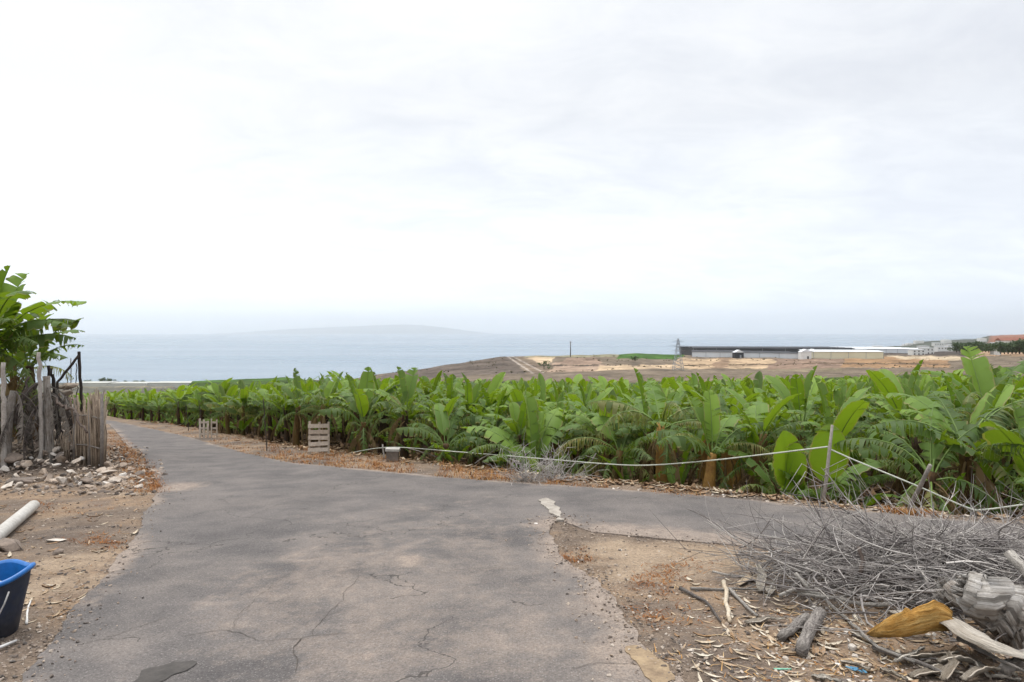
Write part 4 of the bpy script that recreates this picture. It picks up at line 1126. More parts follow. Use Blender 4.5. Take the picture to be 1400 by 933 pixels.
def edge_dist(u, v):
    b = 1e9
    for a, c in zip(ROADL + ROADR, ROADL[1:] + ROADR[1:]):
        if a == ROADL[-1]: continue
        t = max(0, min(1, ((u - a[0]) * (c[0] - a[0]) + (v - a[1]) * (c[1] - a[1])) / ((c[0] - a[0]) ** 2 + (c[1] - a[1]) ** 2 + 1e-9)))
        b = min(b, math.hypot(u - a[0] - t * (c[0] - a[0]), v - a[1] - t * (c[1] - a[1])))
    return b
mb = MB()
off = lambda p, u, v: not on_road(u, v) or edge_dist(u, v) < 26 * RK.random() ** 2
def heap(u, v): return max(0, .2 * math.exp(-((u - 80) / 75) ** 2) * sm(672, 630, v)) * RK.random()
scatter_stones(mb, RK, 1300, (-20, 225), (612, 678), .02, .085, heap, (.1, .9), off)
tag(mb.build('rubble', [STONE], None, False), 'small broken stones and grit of the rubble heap', 'rubble', kind='stuff')
mb = MB()
scatter_stones(mb, RK, 2400, (-40, 235), (662, 945), .004, .030, None, (.0, .85), off)
scatter_stones(mb, RK, 4200, (730, 1420), (735, 945), .004, .026, None, (.05, 1.), off)
scatter_stones(mb, RK, 500, (0, 1400), (690, 940), .003, .010, None, (.2, 1.), lambda p, u, v: on_road(u, v))
def vat(l, u):
    s = sorted(l); return float(np.interp(u, [q[0] for q in s], [q[1] for q in s]))
for _ in range(2600):
    l = RK.choice((ROADL[2:], ROADR, ROADR)); k_ = RK.randrange(len(l) - 1 if l is not ROADR else 14); t = RK.random()
    u = l[k_][0] * (1 - t) + l[k_ + 1][0] * t; v = l[k_][1] * (1 - t) + l[k_ + 1][1] * t
    p = G(u, v); p.x += RK.gauss(0, .14); p.y += RK.gauss(0, .14); p.z = T(p.x, p.y); s = .004 + .018 * RK.random() ** 3
    V, Fc = rock(RK, s, s * .8, s * .6, 8)
    mb.add(xf(V, Matrix.Translation((p.x, p.y, p.z + .016 + s * .2)) @ Matrix.Rotation(RK.uniform(0, 6), 4, 'Z')), Fc, 0, RK.uniform(.1, .85))
for _ in range(1500):
    u = RK.uniform(190, 1420); t = RK.random(); v = vat(ROADF, u) * t + vat(FEDGE, u) * (1 - t) + 1
    p = G(u, v); s = .008 + .045 * RK.random() ** 4
    V, Fc = rock(RK, s, s * .8, s * .5, 8)
    mb.add(xf(V, Matrix.Translation((p.x, p.y, p.z + s * .2))), Fc, 0, RK.uniform(.3, 1))
tag(mb.build('gravel', [STONE], None, False), 'loose gravel strewn over the verges and bare ground', 'gravel', kind='stuff')

# ------------------------------------------------------------------ dry grass, leaf litter
def blades(mb, r, x, y, n, h, spread_, tint, lean=.9):
    for _ in range(n):
        px, py = x + r.gauss(0, spread_), y + r.gauss(0, spread_)
        z = gz(px, py); a = r.uniform(0, 6.3); hh = h * r.uniform(.4, 1.2); l = r.uniform(.2, lean) * hh; w = r.uniform(.003, .007)
        dx, dy = math.cos(a), math.sin(a); sx, sy = -dy * w, dx * w
        V = []
        for t in (0, .5, 1):
            cx, cy, cz = px + dx * l * t * t, py + dy * l * t * t, z - .01 + hh * (t - .25 * t * t * lean)
            ww = 1 - .85 * t
            V += [(cx - sx * ww, cy - sy * ww, cz), (cx + sx * ww, cy + sy * ww, cz)]
        mb.add(V, [(0, 1, 3, 2), (2, 3, 5, 4)], 0, min(1, max(0, tint + r.gauss(0, .16))))
GR = random.Random(31)
mb = MB()
ORANGE = [(372, 565, .62, .11), (600, 700, .42, .13), (812, 838, .15, .10), (745, 800, .4, .07), (196, 372, .28, .10), (880, 960, .2, .06), (1215, 1270, .6, .10)]
for (u0, u1, dens, h) in ORANGE:
    for _ in range(int((u1 - u0) * dens * 2)):
        u = GR.uniform(u0, u1); t = GR.uniform(.0, 1.0); v = vat(ROADF, u) * t + vat(FEDGE, u) * (1 - t)
        p = G(u, v); blades(mb, GR, p.x, p.y, 14, h, .07, GR.uniform(.1, .65), 1.4)
for _ in range(330):      # left verge beside the road
    t = GR.random(); v = 590 + 85 * t; u = vat([(q[1], q[0]) for q in ROADL[:6]], v) - abs(GR.gauss(0, 20)) + 3
    p = G(u, v); blades(mb, GR, p.x, p.y, 13, .09, .08, GR.uniform(.05, .55), 1.4)
for (u, v, su, sv, n) in ((125, 739, 16, 4, 40), (52, 690, 9, 4, 18), (905, 791, 22, 8, 60), (935, 775, 18, 4, 20), (785, 765, 14, 4, 24), (890, 845, 18, 8, 14), (930, 840, 20, 10, 12), (150, 745, 14, 6, 12), (100, 700, 40, 8, 12)):
    for _ in range(n):
        p = G(u + GR.gauss(0, su), v + GR.gauss(0, sv)); blades(mb, GR, p.x, p.y, 10, .05, .04, GR.uniform(.0, .4), 1.8)
for _ in range(120):
    u = GR.uniform(900, 1420); p = G(u, GR.uniform(760, 935)); blades(mb, GR, p.x, p.y, 5, .05, .06, GR.uniform(.5, 1), 2.2)
tag(mb.build('dry_grass', [GRASSM]), 'orange-brown dried grass on the road verges', 'dry grass', kind='stuff')

def flake(mb, r, x, y, s, tint, lift=0.):
    a = r.uniform(0, 6.3); c, d = math.cos(a), math.sin(a); L = s * r.uniform(.7, 1.6); w = s * r.uniform(.15, .4); k = r.uniform(.1, .5) * s
    z = gz(x, y) + lift; V = []
    for i, t in enumerate((-1, -.4, .3, 1)):
        ww = w * (1 - .8 * t * t); zz = z + .004 + k * (t * t) * r.uniform(.3, 1)
        for sd in (-1, 0, 1):
            V.append((x + c * L * t - d * ww * sd, y + d * L * t + c * ww * sd, zz + (k * .5 if sd else 0)))
    mb.add(V, [(3 * i + j, 3 * i + j + 1, 3 * i + j + 4, 3 * i + j + 3) for i in range(3) for j in range(2)], 0, tint)
mb = MB()
LR = random.Random(51)
for _ in range(2300):     # along the foot of the banana plants
    u = LR.uniform(190, 1420); p = G(u, vat(FEDGE, u) + LR.uniform(-4, 7) * LR.random())
    x, y = p.x, p.y + LR.uniform(-.1, .7); flake(mb, LR, x, y, LR.uniform(.03, .11), LR.uniform(.1, .9))
for _ in range(3200):     # under the first rows
    a = LR.uniform(-.62, .8); q = LR.uniform(.2, 5); y = yfield(a) + q; flake(mb, LR, a * y, y, LR.uniform(.06, .2), LR.uniform(.0, .6))
for _ in range(750):     # round the brush pile
    u = LR.gauss(1150, 130); v = LR.gauss(860, 50)
    if u < 880 or v < 770: continue
    p = G(u, v); flake(mb, LR, p.x, p.y, LR.uniform(.01, .042), LR.uniform(.35, 1))
for _ in range(300):
    u = LR.uniform(-20, 215); v = LR.uniform(640, 860)
    if on_road(u, v): continue
    p = G(u, v); flake(mb, LR, p.x, p.y, LR.uniform(.012, .06), LR.uniform(.2, .9))
tag(mb.build('leaf_litter', [LITT]), 'dry leaf scraps strewn along the field edge and round the brush pile', 'leaf litter', kind='stuff')

# ------------------------------------------------------------------ bucket, pipe
def bucket():
    p = G(-22, 868); root = thing('bucket', p, 'dark blue plastic bucket with a bright blue buckled rim at the left picture edge', 'bucket')
    H, r0, r1, K = .395, .18, .255, 48
    def ring(r, z, wav=0):
        out = []
        for k in range(K):
            a = 2 * PI * k / K
            w = wav * (.022 * math.sin(2 * a + .6) + .013 * math.sin(3 * a + 1.9) + .008 * math.sin(5 * a))
            out.append(((r + w * .5) * math.cos(a), (r + w * .5) * math.sin(a), z + w))
        return out
    def loft(rings, mat, name, close=False):
        mb = MB(); V = [q for g in rings for q in g]
        Fc = [(i * K + k, i * K + (k + 1) % K, (i + 1) * K + (k + 1) % K, (i + 1) * K + k) for i in range(len(rings) - 1) for k in range(K)]
        if close: Fc.append(tuple(range(K))[::-1])
        mb.add(V, Fc); return mb.build(name, [mat], root)
    loft([ring(r0 - .006, .0), ring(r0, .004), ring(r0 + .028, H * .4, .3), ring(r0 + .055, H * .75, .7), ring(r1 - .012, H - .02, 1)], NAVY, 'body', True)
    loft([ring(r1 - .012, H - .022, 1), ring(r1 + .008, H - .024, 1), ring(r1 + .012, H - .008, 1), ring(r1 + .004, H + .006, 1), ring(r1 - .008, H + .004, 1), ring(r1 - .018, H - .01, 1)], BLUE, 'rim')
    loft([ring(r1 - .018, H - .01, 1), ring(r0 + .045, H * .75, .7), ring(r0 + .018, H * .4, .3), ring(r0 - .012, .012)], BLUE, 'lining', False).name = 'lining'
    mb = MB(); mb.add(ring(r0 + .02, H * .45), [tuple(range(K))]); mb.build('dark_water', [NAVY], root)
    mb = MB(); tube(mb, [((r1 + .02) * math.cos(t), -.03 - .0 + (r1 + .02) * math.sin(t) * .6 - .12, H - .06 - .33 * math.sin(PI * (t + PI) / PI)) for t in [(-PI + PI * i / 16) for i in range(17)]], .005, 6); mb.build('handle', [METAL], root)
    # scraps lying inside the bucket
    mb = MB(); box(mb, (0, 0, 0), (.085, .004, .075)); 
    c = Vector((p.x + .085, p.y - .02, p.z + H - .075))
    w = mb.build('paper_scrap', [WHITE], None, False, c); w.rotation_euler = (-.7, .25, .1)
    tag(w, 'white paper scrap with a dark print lying in the blue bucket', 'paper scrap')
    mb = MB()
    for (x0, z0, sx, sz) in ((-.018, .012, .022, .018), (.012, .014, .018, .012), (.004, -.002, .04, .007)): box(mb, (x0, -.0035, z0), (sx, .002, sz))
    mb.build('print', [INK], w, False)
    mb = MB(); V, Fc = rock(random.Random(4), .1, .08, .05, 16); mb.add(V, Fc)
    q = mb.build('crumpled_bag', [WHITE], None, False, (p.x + .03, p.y - .06, p.z + H - .13)); tag(q, 'crumpled white plastic bag under the paper scrap in the bucket', 'plastic bag')
bucket()
stick('pale_strip', [G(34, 853, .01), G(42, 822, .01)], .009, WHITE, 'narrow whitish strip lying on the dirt right of the bucket', 'strip', None, 5, .1, .6, 2)
stick('pale_strip', [G(-20, 893, .03), G(22, 876, .015)], .011, WHITE, 'whitish stick lying in front of the bucket foot', 'stick', None, 6, .1, .7, 3)
def pipe():
    a = G(46, 699); b = G(-150, 866)
    A = Vector((a.x, a.y, a.z + .075)); B = G(-3, 742); B.z += .075
    d = (B - A).normalized(); E = A + d * 3.2
    pts = [A + d * 3.2 * i / 12 for i in range(13)]
    o0 = A.copy(); mb = MB()
    for rr, fl in ((.068, 1), (.058, -1)):
        m2 = MB(); tube(m2, [q - o0 for q in pts], rr, 24, 0, .5, False)
        if fl < 0:
            fs = []; k = 0
            for n_ in m2.n: fs.append(m2.l[k:k + n_][::-1]); k += n_
            m2.l = [i for f in fs for i in f]
        mb.merge(m2)
    # wall at the open end
    K = 24; base_i = 0; off_ = 13 * K
    mb.l.extend([i for k in range(K) for i in (k, off_ + k, off_ + (k + 1) % K, (k + 1) % K)]); mb.n.extend([4] * K); mb.m.extend([0] * K)
    o = mb.build('drain_pipe', [PIPEM], None, True, o0); tag(o, 'pale grey plastic pipe lying slantwise on the dirt at the left edge', 'pipe')
pipe()

# ------------------------------------------------------------------ roadside things along the field
def pallet():
    p = G(435, 621); root = thing('wooden_pallet', (p.x, p.y, p.z), 'broken pale wooden pallet standing upright at the field edge', 'pallet', None, math.radians(10))
    r = random.Random(3); sc = p.y / F; W = 27 * sc; H = 44 * sc
    n = 5
    for i in range(n):
        z = .03 + (H - .06) * (i + .5) / n; h = H / n * .6
        mb = MB(); box(mb, (r.uniform(-.01, .01), 0, z), (W * r.uniform(.97, 1.03), .02, h), Matrix.Rotation(r.uniform(-.03, .03), 3, 'Y'), 0, r.uniform(.35, .9))
        mb.build('slat', [PALW], root, False)
    for x in (-W / 2 + .03, 0.02, W / 2 - .0):
        mb = MB(); box(mb, (x, .058, H / 2 - .01), (.045, .09, H + (.05 if x < 0 else .0)), None, 0, .55); mb.build('stringer', [PALW], root, False)
    for z in (.12, H * .55, H - .1):
        mb = MB(); box(mb, (0, .115, z), (W, .018, H / n * .6), None, 0, .3); mb.build('slat', [PALW], root, False)
    root.rotation_euler.x = -.1
pallet()
for k, (u, v, lab) in enumerate(((277, 600, 'whitewashed slatted crate side upright at the road bend, the left one of a pair'), (291, 600, 'whitewashed slatted crate side, narrower and right of its twin at the road bend'))):
    p = G(u, v); sc = p.y / F; root = thing('crate_side', (p.x, p.y + .1, p.z), lab, 'crate side', None, .2 * k)
    W, H = (11 - 4 * k) * sc, 27 * sc
    for i in range(3 - k):
        mb = MB(); box(mb, (-W / 2 + W * i / max(1, 2 - k), 0, H / 2 - .02 * i), (W * .24, .02, H * (1 - .06 * i)), None, 0, .7); mb.build('slat', [PALW], root, False)
    for z in (.2, .5, .8):
        mb = MB(); box(mb, (0, .022, H * z), (W * 1.2, .018, .06), None, 0, .8); mb.build('crossbar', [PALW], root, False)
def block():
    p = G(537, 631); root = thing('concrete_block', (p.x, p.y, p.z), 'low brown block with a white cap slab at the field edge, under the hose', 'block', None, .05)
    mb = MB(); box(mb, (0, 0, .10), (.24, .2, .24), None, 0, .08); mb.build('body', [STONE], root, False)
    mb = MB(); box(mb, (0, 0, .25), (.29, .24, .05), Matrix.Rotation(.04, 3, 'Y'), 0, .5); mb.build('cap', [simple('cap_concrete', (.50, .48, .45), (.36, .34, .31), 9, .9, .3)], root, False)
block()
for k, (u, v, vt, lab) in enumerate(((254, 590, 552, 'thin black stake in the field edge left of the crate sides'), (272, 598, 548, 'thin black stake rising behind the crate sides'), (360, 618, 545, 'tall thin dark stake at the field edge left of the pallet'), (523, 630, 608, 'short pale stake holding the hose beside the low block'))):
    p = G(u, v); y = p.y + .25; top = P(u, vt, y)
    stick('stake', [(p.x, y, gz(p.x, y) - .05), top], (.014 if k < 3 else .02), WOODD if k < 3 else WOODG, lab, 'stake', None, 6, .1, .8, k + 40, .6)
# the hose strung along the field edge
def hose(name, pix, lab, rad=.0095):
    pts = [P(u, v, yfield((u - 700) / F) + q) for u, v, q in pix]
    out = []
    for i in range(len(pts) - 1):
        p0, p1, p2, p3 = pts[max(0, i - 1)], pts[i], pts[i + 1], pts[min(len(pts) - 1, i + 2)]
        for j in range(8):
            t = j / 8
            out.append(.5 * ((2 * p1) + (p2 - p0) * t + (2 * p0 - 5 * p1 + 4 * p2 - p3) * t * t + (3 * p1 - p0 - 3 * p2 + p3) * t ** 3))
    out.append(pts[-1]); o0 = out[0].copy()
    mb = MB(); tube(mb, [q - o0 for q in out], rad, 8)
    tag(mb.build(name, [HOSE], None, True, o0), lab, 'hose')
hose('irrigation_hose', [(478, 620, .1), (512, 613.5, .15), (548, 612, .15), (620, 617.5, .1), (700, 624, .1), (760, 629, .1), (820, 634, .1), (880, 636.5, .1), (960, 631, .1), (1050, 621, .1), (1132, 611, .05)], 'long pale hose strung along the field edge to the grey stake')
hose('irrigation_hose', [(1132, 613, .05), (1170, 630, .05), (1250, 663, .0), (1322, 694, -.05), (1345, 697, -.05), (1400, 690, 0), (1450, 684, .0)], 'pale hose sloping down right from the grey stake to the brush', .009)
def stake_plant():
    y = yfield((1128 - 700) / F) + .02; p = P(1124, 690, y)
    root = thing('grey_stake', (p.x, y, gz(p.x, y)), 'grey dead stalk standing upright at the field edge holding both hoses', 'stake')
    mb = MB(); r = random.Random(3); q = [P(1124, 690, y), P(1130, 650, y), P(1134, 612, y), P(1138, 578, y)]
    tube(mb, [Vector(t) - Vector(root.location) - Vector((0, 0, .03)) for t in q], [.027, .023, .02, .016], 8, 0, .7, True, .12, r); mb.build('stalk', [WOODG], root)
    for i in range(7):
        mb = MB(); a = r.uniform(0, 6.3); L = r.uniform(.3, .75); z0 = r.uniform(.1, .45)
        tube(mb, [(.01, 0, z0), (math.cos(a) * L * .5, -abs(math.sin(a)) * L * .3, z0 + L * .25), (math.cos(a) * L, -abs(math.sin(a)) * L * .5, max(.02, z0 - L * .35))], [.0045, .004, .002], 4, 0, r.uniform(.4, .9)); mb.build('twig', [TWIG], root)
stake_plant()
y_ = yfield((1250 - 700) / F)
stick('leaning_pole', [(P(1240, 690, y_).x, y_, gz(P(1240, 690, y_).x, y_) - .05), P(1272, 636, y_ - .3)], .026, WOODG, 'grey pole leaning out of the wind-torn banana plant at the right', 'pole', None, 8, .1, .85, 12, .45)
for k, (u, v, u2, v2, lab) in enumerate(((557, 613, 622, 633, 'thin brown stick slanting down right from the low block'), (650, 634, 690, 606, 'thin pale stick leaning among leaves left of the dead shrub'), (790, 655, 815, 620, 'thin grey stick leaning at the field edge right of the dead shrub'))):
    y = yfield((u - 700) / F)
    stick('thin_stick', [P(u, v, y + .15), P(u2, v2, y + .05)], .014, WOODG, lab, 'stick', None, 6, .1, .7, k + 60, .5)

def shrub(mb, r, base_, n, H, spread_, seg=5, rad=.006, curl=.35):
    for _ in range(n):
        d = Vector((r.gauss(0, spread_), r.gauss(0, spread_), r.uniform(.5, 1))).normalized()
        q = Vector(base_) + Vector((r.gauss(0, .1), r.gauss(0, .08), 0)); pts = [q.copy()]; L = H * r.uniform(.5, 1.1) / seg
        for i in range(seg):
            d = (d + Vector((r.gauss(0, curl), r.gauss(0, curl), r.gauss(-.06, curl * .6)))).normalized(); q = q + d * L; pts.append(q.copy())
            if i > 0 and r.random() < .7:
                e = (d + Vector((r.gauss(0, .7), r.gauss(0, .7), r.gauss(0, .5)))).normalized()
                tube(mb, [q, q + e * L * .8, q + e * L * 1.4 + Vector((r.gauss(0, .03), r.gauss(0, .03), 0))], [rad * .6, rad * .45, rad * .25], 3, 0, r.uniform(.3, 1), False)
        tube(mb, pts, [rad * (1 - .75 * i / seg) for i in range(seg + 1)], 3, 0, r.uniform(.3, 1), False)
def dead_shrub(u, v, n, H, s, lab, seed, sx=1):
    p = G(u, v); y = p.y + .1; r = random.Random(seed); mb = MB()
    for k in range(4): shrub(mb, r, (r.gauss(0, .22 * sx), r.gauss(0, .1), -.03), n // 4, H, s)
    tag(mb.build('dead_shrub', [TWIG], None, True, (p.x, y, gz(p.x, y))), lab, 'dead shrub')
dead_shrub(742, 658, 120, .75, .55, 'dry grey shrub at the field edge where the two roads part', 5)
dead_shrub(1345, 704, 40, .4, .8, 'tangle of thin grey twigs at the field edge near the right picture edge', 6, 1.6)
dead_shrub(1180, 697, 22, .32, 1., 'small sprawl of bent grey twigs right of the grey stake', 7, 1.2)
# ------------------------------------------------------------------ the brush pile on the right
BR = random.Random(88)
PC0 = G(1275, 803)
def pile_h(x, y):
    """height of the heap over the ground"""
    c = PC0; dx, dy = (x - c.x) / 1.35, (y - c.y) / .75
    return .34 * math.exp(-(dx * dx + dy * dy) * 1.1) + .12 * math.exp(-((x - c.x - .9) ** 2 / 1.6 + (y - c.y + .7) ** 2 / .6))
PC = G(1275, 803)
def twigs():
    mb = MB(); r = BR
    for i in range(2600):
        x = PC.x + r.gauss(.15, .85); y = PC.y + r.gauss(.05, .42)
        if x < PC.x - 1.08: continue
        h = pile_h(x, y); g = gz(x, y)
        z = g + h * r.random() ** .6 + .01
        a = r.gauss(0, .7) + (PI if r.random() < .5 else 0); L = r.uniform(.25, .9)
        d = Vector((math.cos(a), math.sin(a) * .6, r.gauss(.0, .15))); q = Vector((x, y, z)); n = 6
        rad = r.choice((.0022, .003, .0035, .0045, .006, .009)); pts = [q.copy()]
        cv = Vector((r.gauss(0, .26), r.gauss(0, .26), r.gauss(-.08, .14)))
        for k in range(n):
            d = (d + cv + Vector((r.gauss(0, .1), r.gauss(0, .1), r.gauss(0, .08)))).normalized(); q = q + d * L / n
            q.z = max(q.z, gz(q.x, q.y) + .006); pts.append(q.copy())
        t = r.random() ** 1.2
        tube(mb, pts, [rad * (1 - .7 * k / n) for k in range(n + 1)], 3, 0, t, False)
        for k in range(2, n):
            if r.random() < .45:
                e = (d + Vector((r.gauss(0, .6), r.gauss(0, .6), r.gauss(.1, .5)))).normalized(); s = L / n * r.uniform(.7, 1.8)
                b = pts[k]; tube(mb, [b, b + e * s, b + e * s * 1.8 + Vector((0, 0, r.gauss(0, .02)))], [rad * .6, rad * .45, rad * .2], 3, 0, t, False)
    # airy sprays standing off the top of the heap
    for i in range(150):
        x = PC.x + r.uniform(-.95, 1.5); y = PC.y + r.gauss(.0, .28)
        z = gz(x, y) + pile_h(x, y) * .85; q = Vector((x, y, z)); d = Vector((r.gauss(0, .7), r.gauss(0, .5), r.uniform(.1, .7))).normalized(); pts = [q.copy()]
        cv = Vector((r.gauss(0, .2), r.gauss(0, .2), -.14)); L = r.uniform(.12, .34)
        for k in range(7):
            d = (d + cv + Vector((r.gauss(0, .12), r.gauss(0, .12), r.gauss(0, .1)))).normalized(); q = q + d * L / 7; q.z = max(q.z, gz(q.x, q.y) + .006); pts.append(q.copy())
        tube(mb, pts, [.0026 * (1 - .6 * k / 7) for k in range(8)], 3, 0, r.uniform(.3, 1), False)
    tag(mb.build('brush_twigs', [TWIG]), 'tangled heap of thin dry grey twigs dumped beside the side road', 'brush pile', kind='stuff')
twigs()
def bp(u, v, y): return P(u, v, y)
def branch(pix, rad, lab, seed, mat=None, tint=.7, taper=.5, grp=None, name='dead_branch', bend=.03, jit=.12):
    pts = [P(u, v, y) if y > 0 else G(u, v, -y) for u, v, y in pix]
    return stick(name, pts, rad, mat or BRANCHM, lab, 'branch', grp, 8, jit, taper, seed, tint, bend)
yp = G(1255, 788).y
branch([(1395, 775, yp - .25), (1320, 772, yp - .3), (1250, 765, yp - .25), (1205, 762, yp - .2)], .022, 'straight grey branch along the upper right of the brush pile', 1)
branch([(1340, 815, yp - .75), (1290, 790, yp - .6), (1235, 772, yp - .5), (1190, 764, yp - .4)], .03, 'thick grey branch slanting down from the pile top to the big log', 2, tint=.8)
branch([(1320, 822, yp - .8), (1240, 825, yp - .85), (1180, 826, yp - .8), (1130, 815, yp - .75), (1090, 812, yp - .7)], .018, 'long pale branch running level across the front of the pile', 3, tint=1.)
branch([(1065, 815, yp - .7), (1085, 806, yp - .7), (1120, 812, yp - .72), (1150, 840, yp - .85), (1200, 885, -.06), (1250, 905, -.05)], .013, 'bowed pale stem bending from the left of the pile down to the yellow sheath', 4, tint=1., bend=.01)
branch([(1122, 838, -.05), (1108, 860, -.045), (1096, 890, -.04)], .04, 'stout short reddish grey branch stub pointing at the camera', 5, tint=.55, taper=.9, jit=.06)
branch([(1104, 843, -.05), (1085, 858, -.035), (1068, 872, -.03)], .03, 'short grey branch stub left of the stout reddish stub', 6, tint=.6, taper=.9)
branch([(990, 795, -.015), (994, 825, -.02), (998, 850, -.02)], .016, 'pale orange curved stick lying apart left of the brush pile', 7, LITT, .75, .8)
branch([(930, 806, -.02), (965, 822, -.02), (985, 850, -.02)], .013, 'dark grey stick slanting over the dirt beside the pale orange stick', 8, tint=.3)
branch([(945, 806, -.015), (1000, 805, -.02), (1040, 806, -.02)], .012, 'level grey stick lying on the dirt just left of the pile', 9, tint=.8)
branch([(975, 782, -.015), (1020, 790, -.02), (1060, 798, -.02)], .013, 'grey stick reaching left out of the back of the pile', 10, tint=.8)
branch([(1000, 808, -.02), (1035, 842, -.02)], .014, 'pair-end pale stick pointing down right below the level stick', 11, tint=.9)
branch([(1088, 784, yp - .55), (1108, 808, yp - .65)], .013, 'short broken pale stick poking up at the left of the pile', 12, tint=1., taper=.9)
branch([(1260, 780, yp - .7), (1278, 815, yp - .9), (1292, 840, -.1)], .011, 'thin pale stick slanting steeply across the middle of the pile', 13, tint=1.)
branch([(1290, 800, yp - .6), (1304, 768, yp - .5)], .012, 'thin pale stick standing up against the upper branch', 14, tint=1.)
branch([(1380, 757, yp - .8), (1410, 790, yp - 1.0), (1430, 810, yp - 1.1)], .035, 'pale thick branch end entering at the right picture edge', 15, tint=.95, taper=.9)
branch([(1176, 785, yp - .6), (1180, 768, yp - .55), (1174, 748, yp - .5)], .016, 'dark brown broken twig stump upright in the pile', 16, WOODD, .9, .8)
branch([(1150, 818, yp - .75), (1190, 800, yp - .6), (1230, 796, yp - .55), (1265, 812, yp - .6)], .010, 'arched grey stem bridging the dark hollow of the pile', 17, tint=.85, bend=.01)
branch([(1195, 885, -.03), (1255, 905, -.04), (1300, 925, -.03)], .016, 'brown stem lying along the front below the yellow sheath', 18, tint=.5)
branch([(1310, 872, -.12), (1350, 895, -.1), (1400, 918, -.1)], .014, 'thin grey stem below the curved grey sheath at the right', 19, tint=.6)

# the big dead stems and sheaths
def log(pix, rad, lab, seed, name='dead_banana_log', tint=.7, mat=None):
    r = random.Random(seed); pts = [P(u, v, y) for u, v, y in pix]; o0 = pts[0].copy(); out = []
    for a, b in zip(pts, pts[1:]):
        k = 7
        for j in range(k): out.append(a.lerp(b, j / k) - o0)
    out.append(pts[-1] - o0); n = len(out)
    out = [q + Vector((0, r.gauss(0, .012), r.gauss(0, .014))) for q in out]
    mb = MB(); K = 26
    rr = [rad * (.8 + .2 * sm(0, 3, i)) for i in range(n)]
    tube(mb, out, rr, K, 0, tint, True)
    W_ = mb.v[0]
    for q in range(n * K):       # flattened ribs and dents that run along the stem
        i, k = divmod(q, K); c = np.array(out[i]); an = 2 * PI * k / K
        e = 1 + .22 * mn.noise((math.cos(an) * 2.6, math.sin(an) * 2.6, i * .07 + seed)) + .12 * mn.noise((math.cos(an) * 6, math.sin(an) * 6, i * .16 + seed))
        W_[q] = c + (W_[q] - c) * e
    # torn fibre ends
    d = (out[0] - out[1]).normalized()
    for _ in range(22):
        a = Vector((r.gauss(0, 1), r.gauss(0, 1), r.gauss(0, 1))); a = (a - d * a.dot(d)).normalized() * rad * r.uniform(.3, .7)
        tube(mb, [out[0] + a * .9, out[0] + a + d * r.uniform(.02, .07)], [.012, .003], 4, 0, r.uniform(.4, 1))
    return tag(mb.build(name, [mat or BARK], None, True, o0), lab, 'dead stem')
log([(1318, 806, yp - 1.25), (1360, 820, yp - 1.3), (1400, 836, yp - 1.35), (1480, 868, yp - 1.45), (1570, 905, yp - 1.6)], .115, 'big silvery grey dead banana stem on top of the pile at the right edge', 4, tint=.72)
log([(1291, 800, yp - .95), (1330, 826, yp - 1.2), (1362, 850, yp - 1.32), (1410, 885, yp - 1.45)], .065, 'brownish dead stem tucked under the big silvery stem', 5, tint=.5)
def sheath(pix, wid, lab, seed, mat, cat='dry sheath', curl=.6, tint=.5, name='dry_sheath', ragged=.15, roll=0., thick=.006, wprof=None, crease=0.):
    """a dry leaf sheath: a trough-shaped strip along a path"""
    r = random.Random(seed); pts = [P(u, v, y) if y > 0 else G(u, v, -y) for u, v, y in pix]; out = []
    for a, b in zip(pts, pts[1:]):
        for j in range(6): out.append(a.lerp(b, j / 6))
    out.append(pts[-1]); n = len(out); o0 = out[0].copy(); K = 8; V = []
    for i, p in enumerate(out):
        t = (out[min(n - 1, i + 1)] - out[max(0, i - 1)]).normalized(); s = t.cross(Vector((0, 0, 1))).normalized(); up = s.cross(t)
        ro = roll + .25 * mn.noise((i * .3, seed, 0)); s, up = s * math.cos(ro) + up * math.sin(ro), up * math.cos(ro) - s * math.sin(ro)
        f = i / (n - 1); w = wid * (.45 + .55 * math.sin(PI * min(1, f * 1.15 + .12))) 
        if wprof: w = wid * float(np.interp(f, [c[0] for c in wprof], [c[1] for c in wprof]))
        for k in range(K + 1):
            q = (k / K - .5) * 2; e = w * (1 + ragged * mn.noise((f * 5, k * .9, seed)))
            V.append(p - o0 + s * e * q * (1 - .25 * curl * abs(q)) + up * (curl * w * q * q * .8 + crease * w * abs(q - .25 + .3 * f) + .012 * mn.noise((f * 7, k * .8, seed + 5))) + t * ragged * .25 * wid * (mn.noise((k * 1.7, seed, f)) if i in (0, n - 1) else 0))
    Fc = [(i * (K + 1) + k, i * (K + 1) + k + 1, (i + 1) * (K + 1) + k + 1, (i + 1) * (K + 1) + k) for i in range(n - 1) for k in range(K)]
    o = MB().add([tuple(v) for v in V], Fc, 0, tint, [(i / n, k / K) for i in range(n) for k in range(K + 1)]).build(name, [mat], None, True, o0)
    so_ = o.modifiers.new('thickness', 'SOLIDIFY'); so_.thickness = thick; so_.offset = 0
    return tag(o, lab, cat)
sheath([(1186, 868, -.09), (1215, 872, -.12), (1245, 871, -.13), (1270, 864, -.15), (1304, 860, -.14)], .125, 'bright yellow ochre dry sheath lying across the front of the pile', 3, YEL, curl=.45, tint=.55, ragged=.45, roll=.95, wprof=[(0, .05), (.15, .4), (.35, .75), (.55, .95), (.62, .8), (.8, 1.), (.93, .8), (1, .55)], crease=.55)
sheath([(1290, 840, -.18), (1315, 850, -.18), (1350, 872, -.17), (1400, 895, -.14), (1440, 905, -.12)], .12, 'smooth grey curved sheath below the big silvery stem', 4, SHEATH, curl=-.55, tint=.8, roll=.4)
sheath([(1215, 836, -.14), (1250, 834, -.15), (1285, 838, -.15)], .05, 'pale pinkish sheath under the level branch in the pile', 5, SHEATH, curl=-.5, tint=.65, roll=.4)
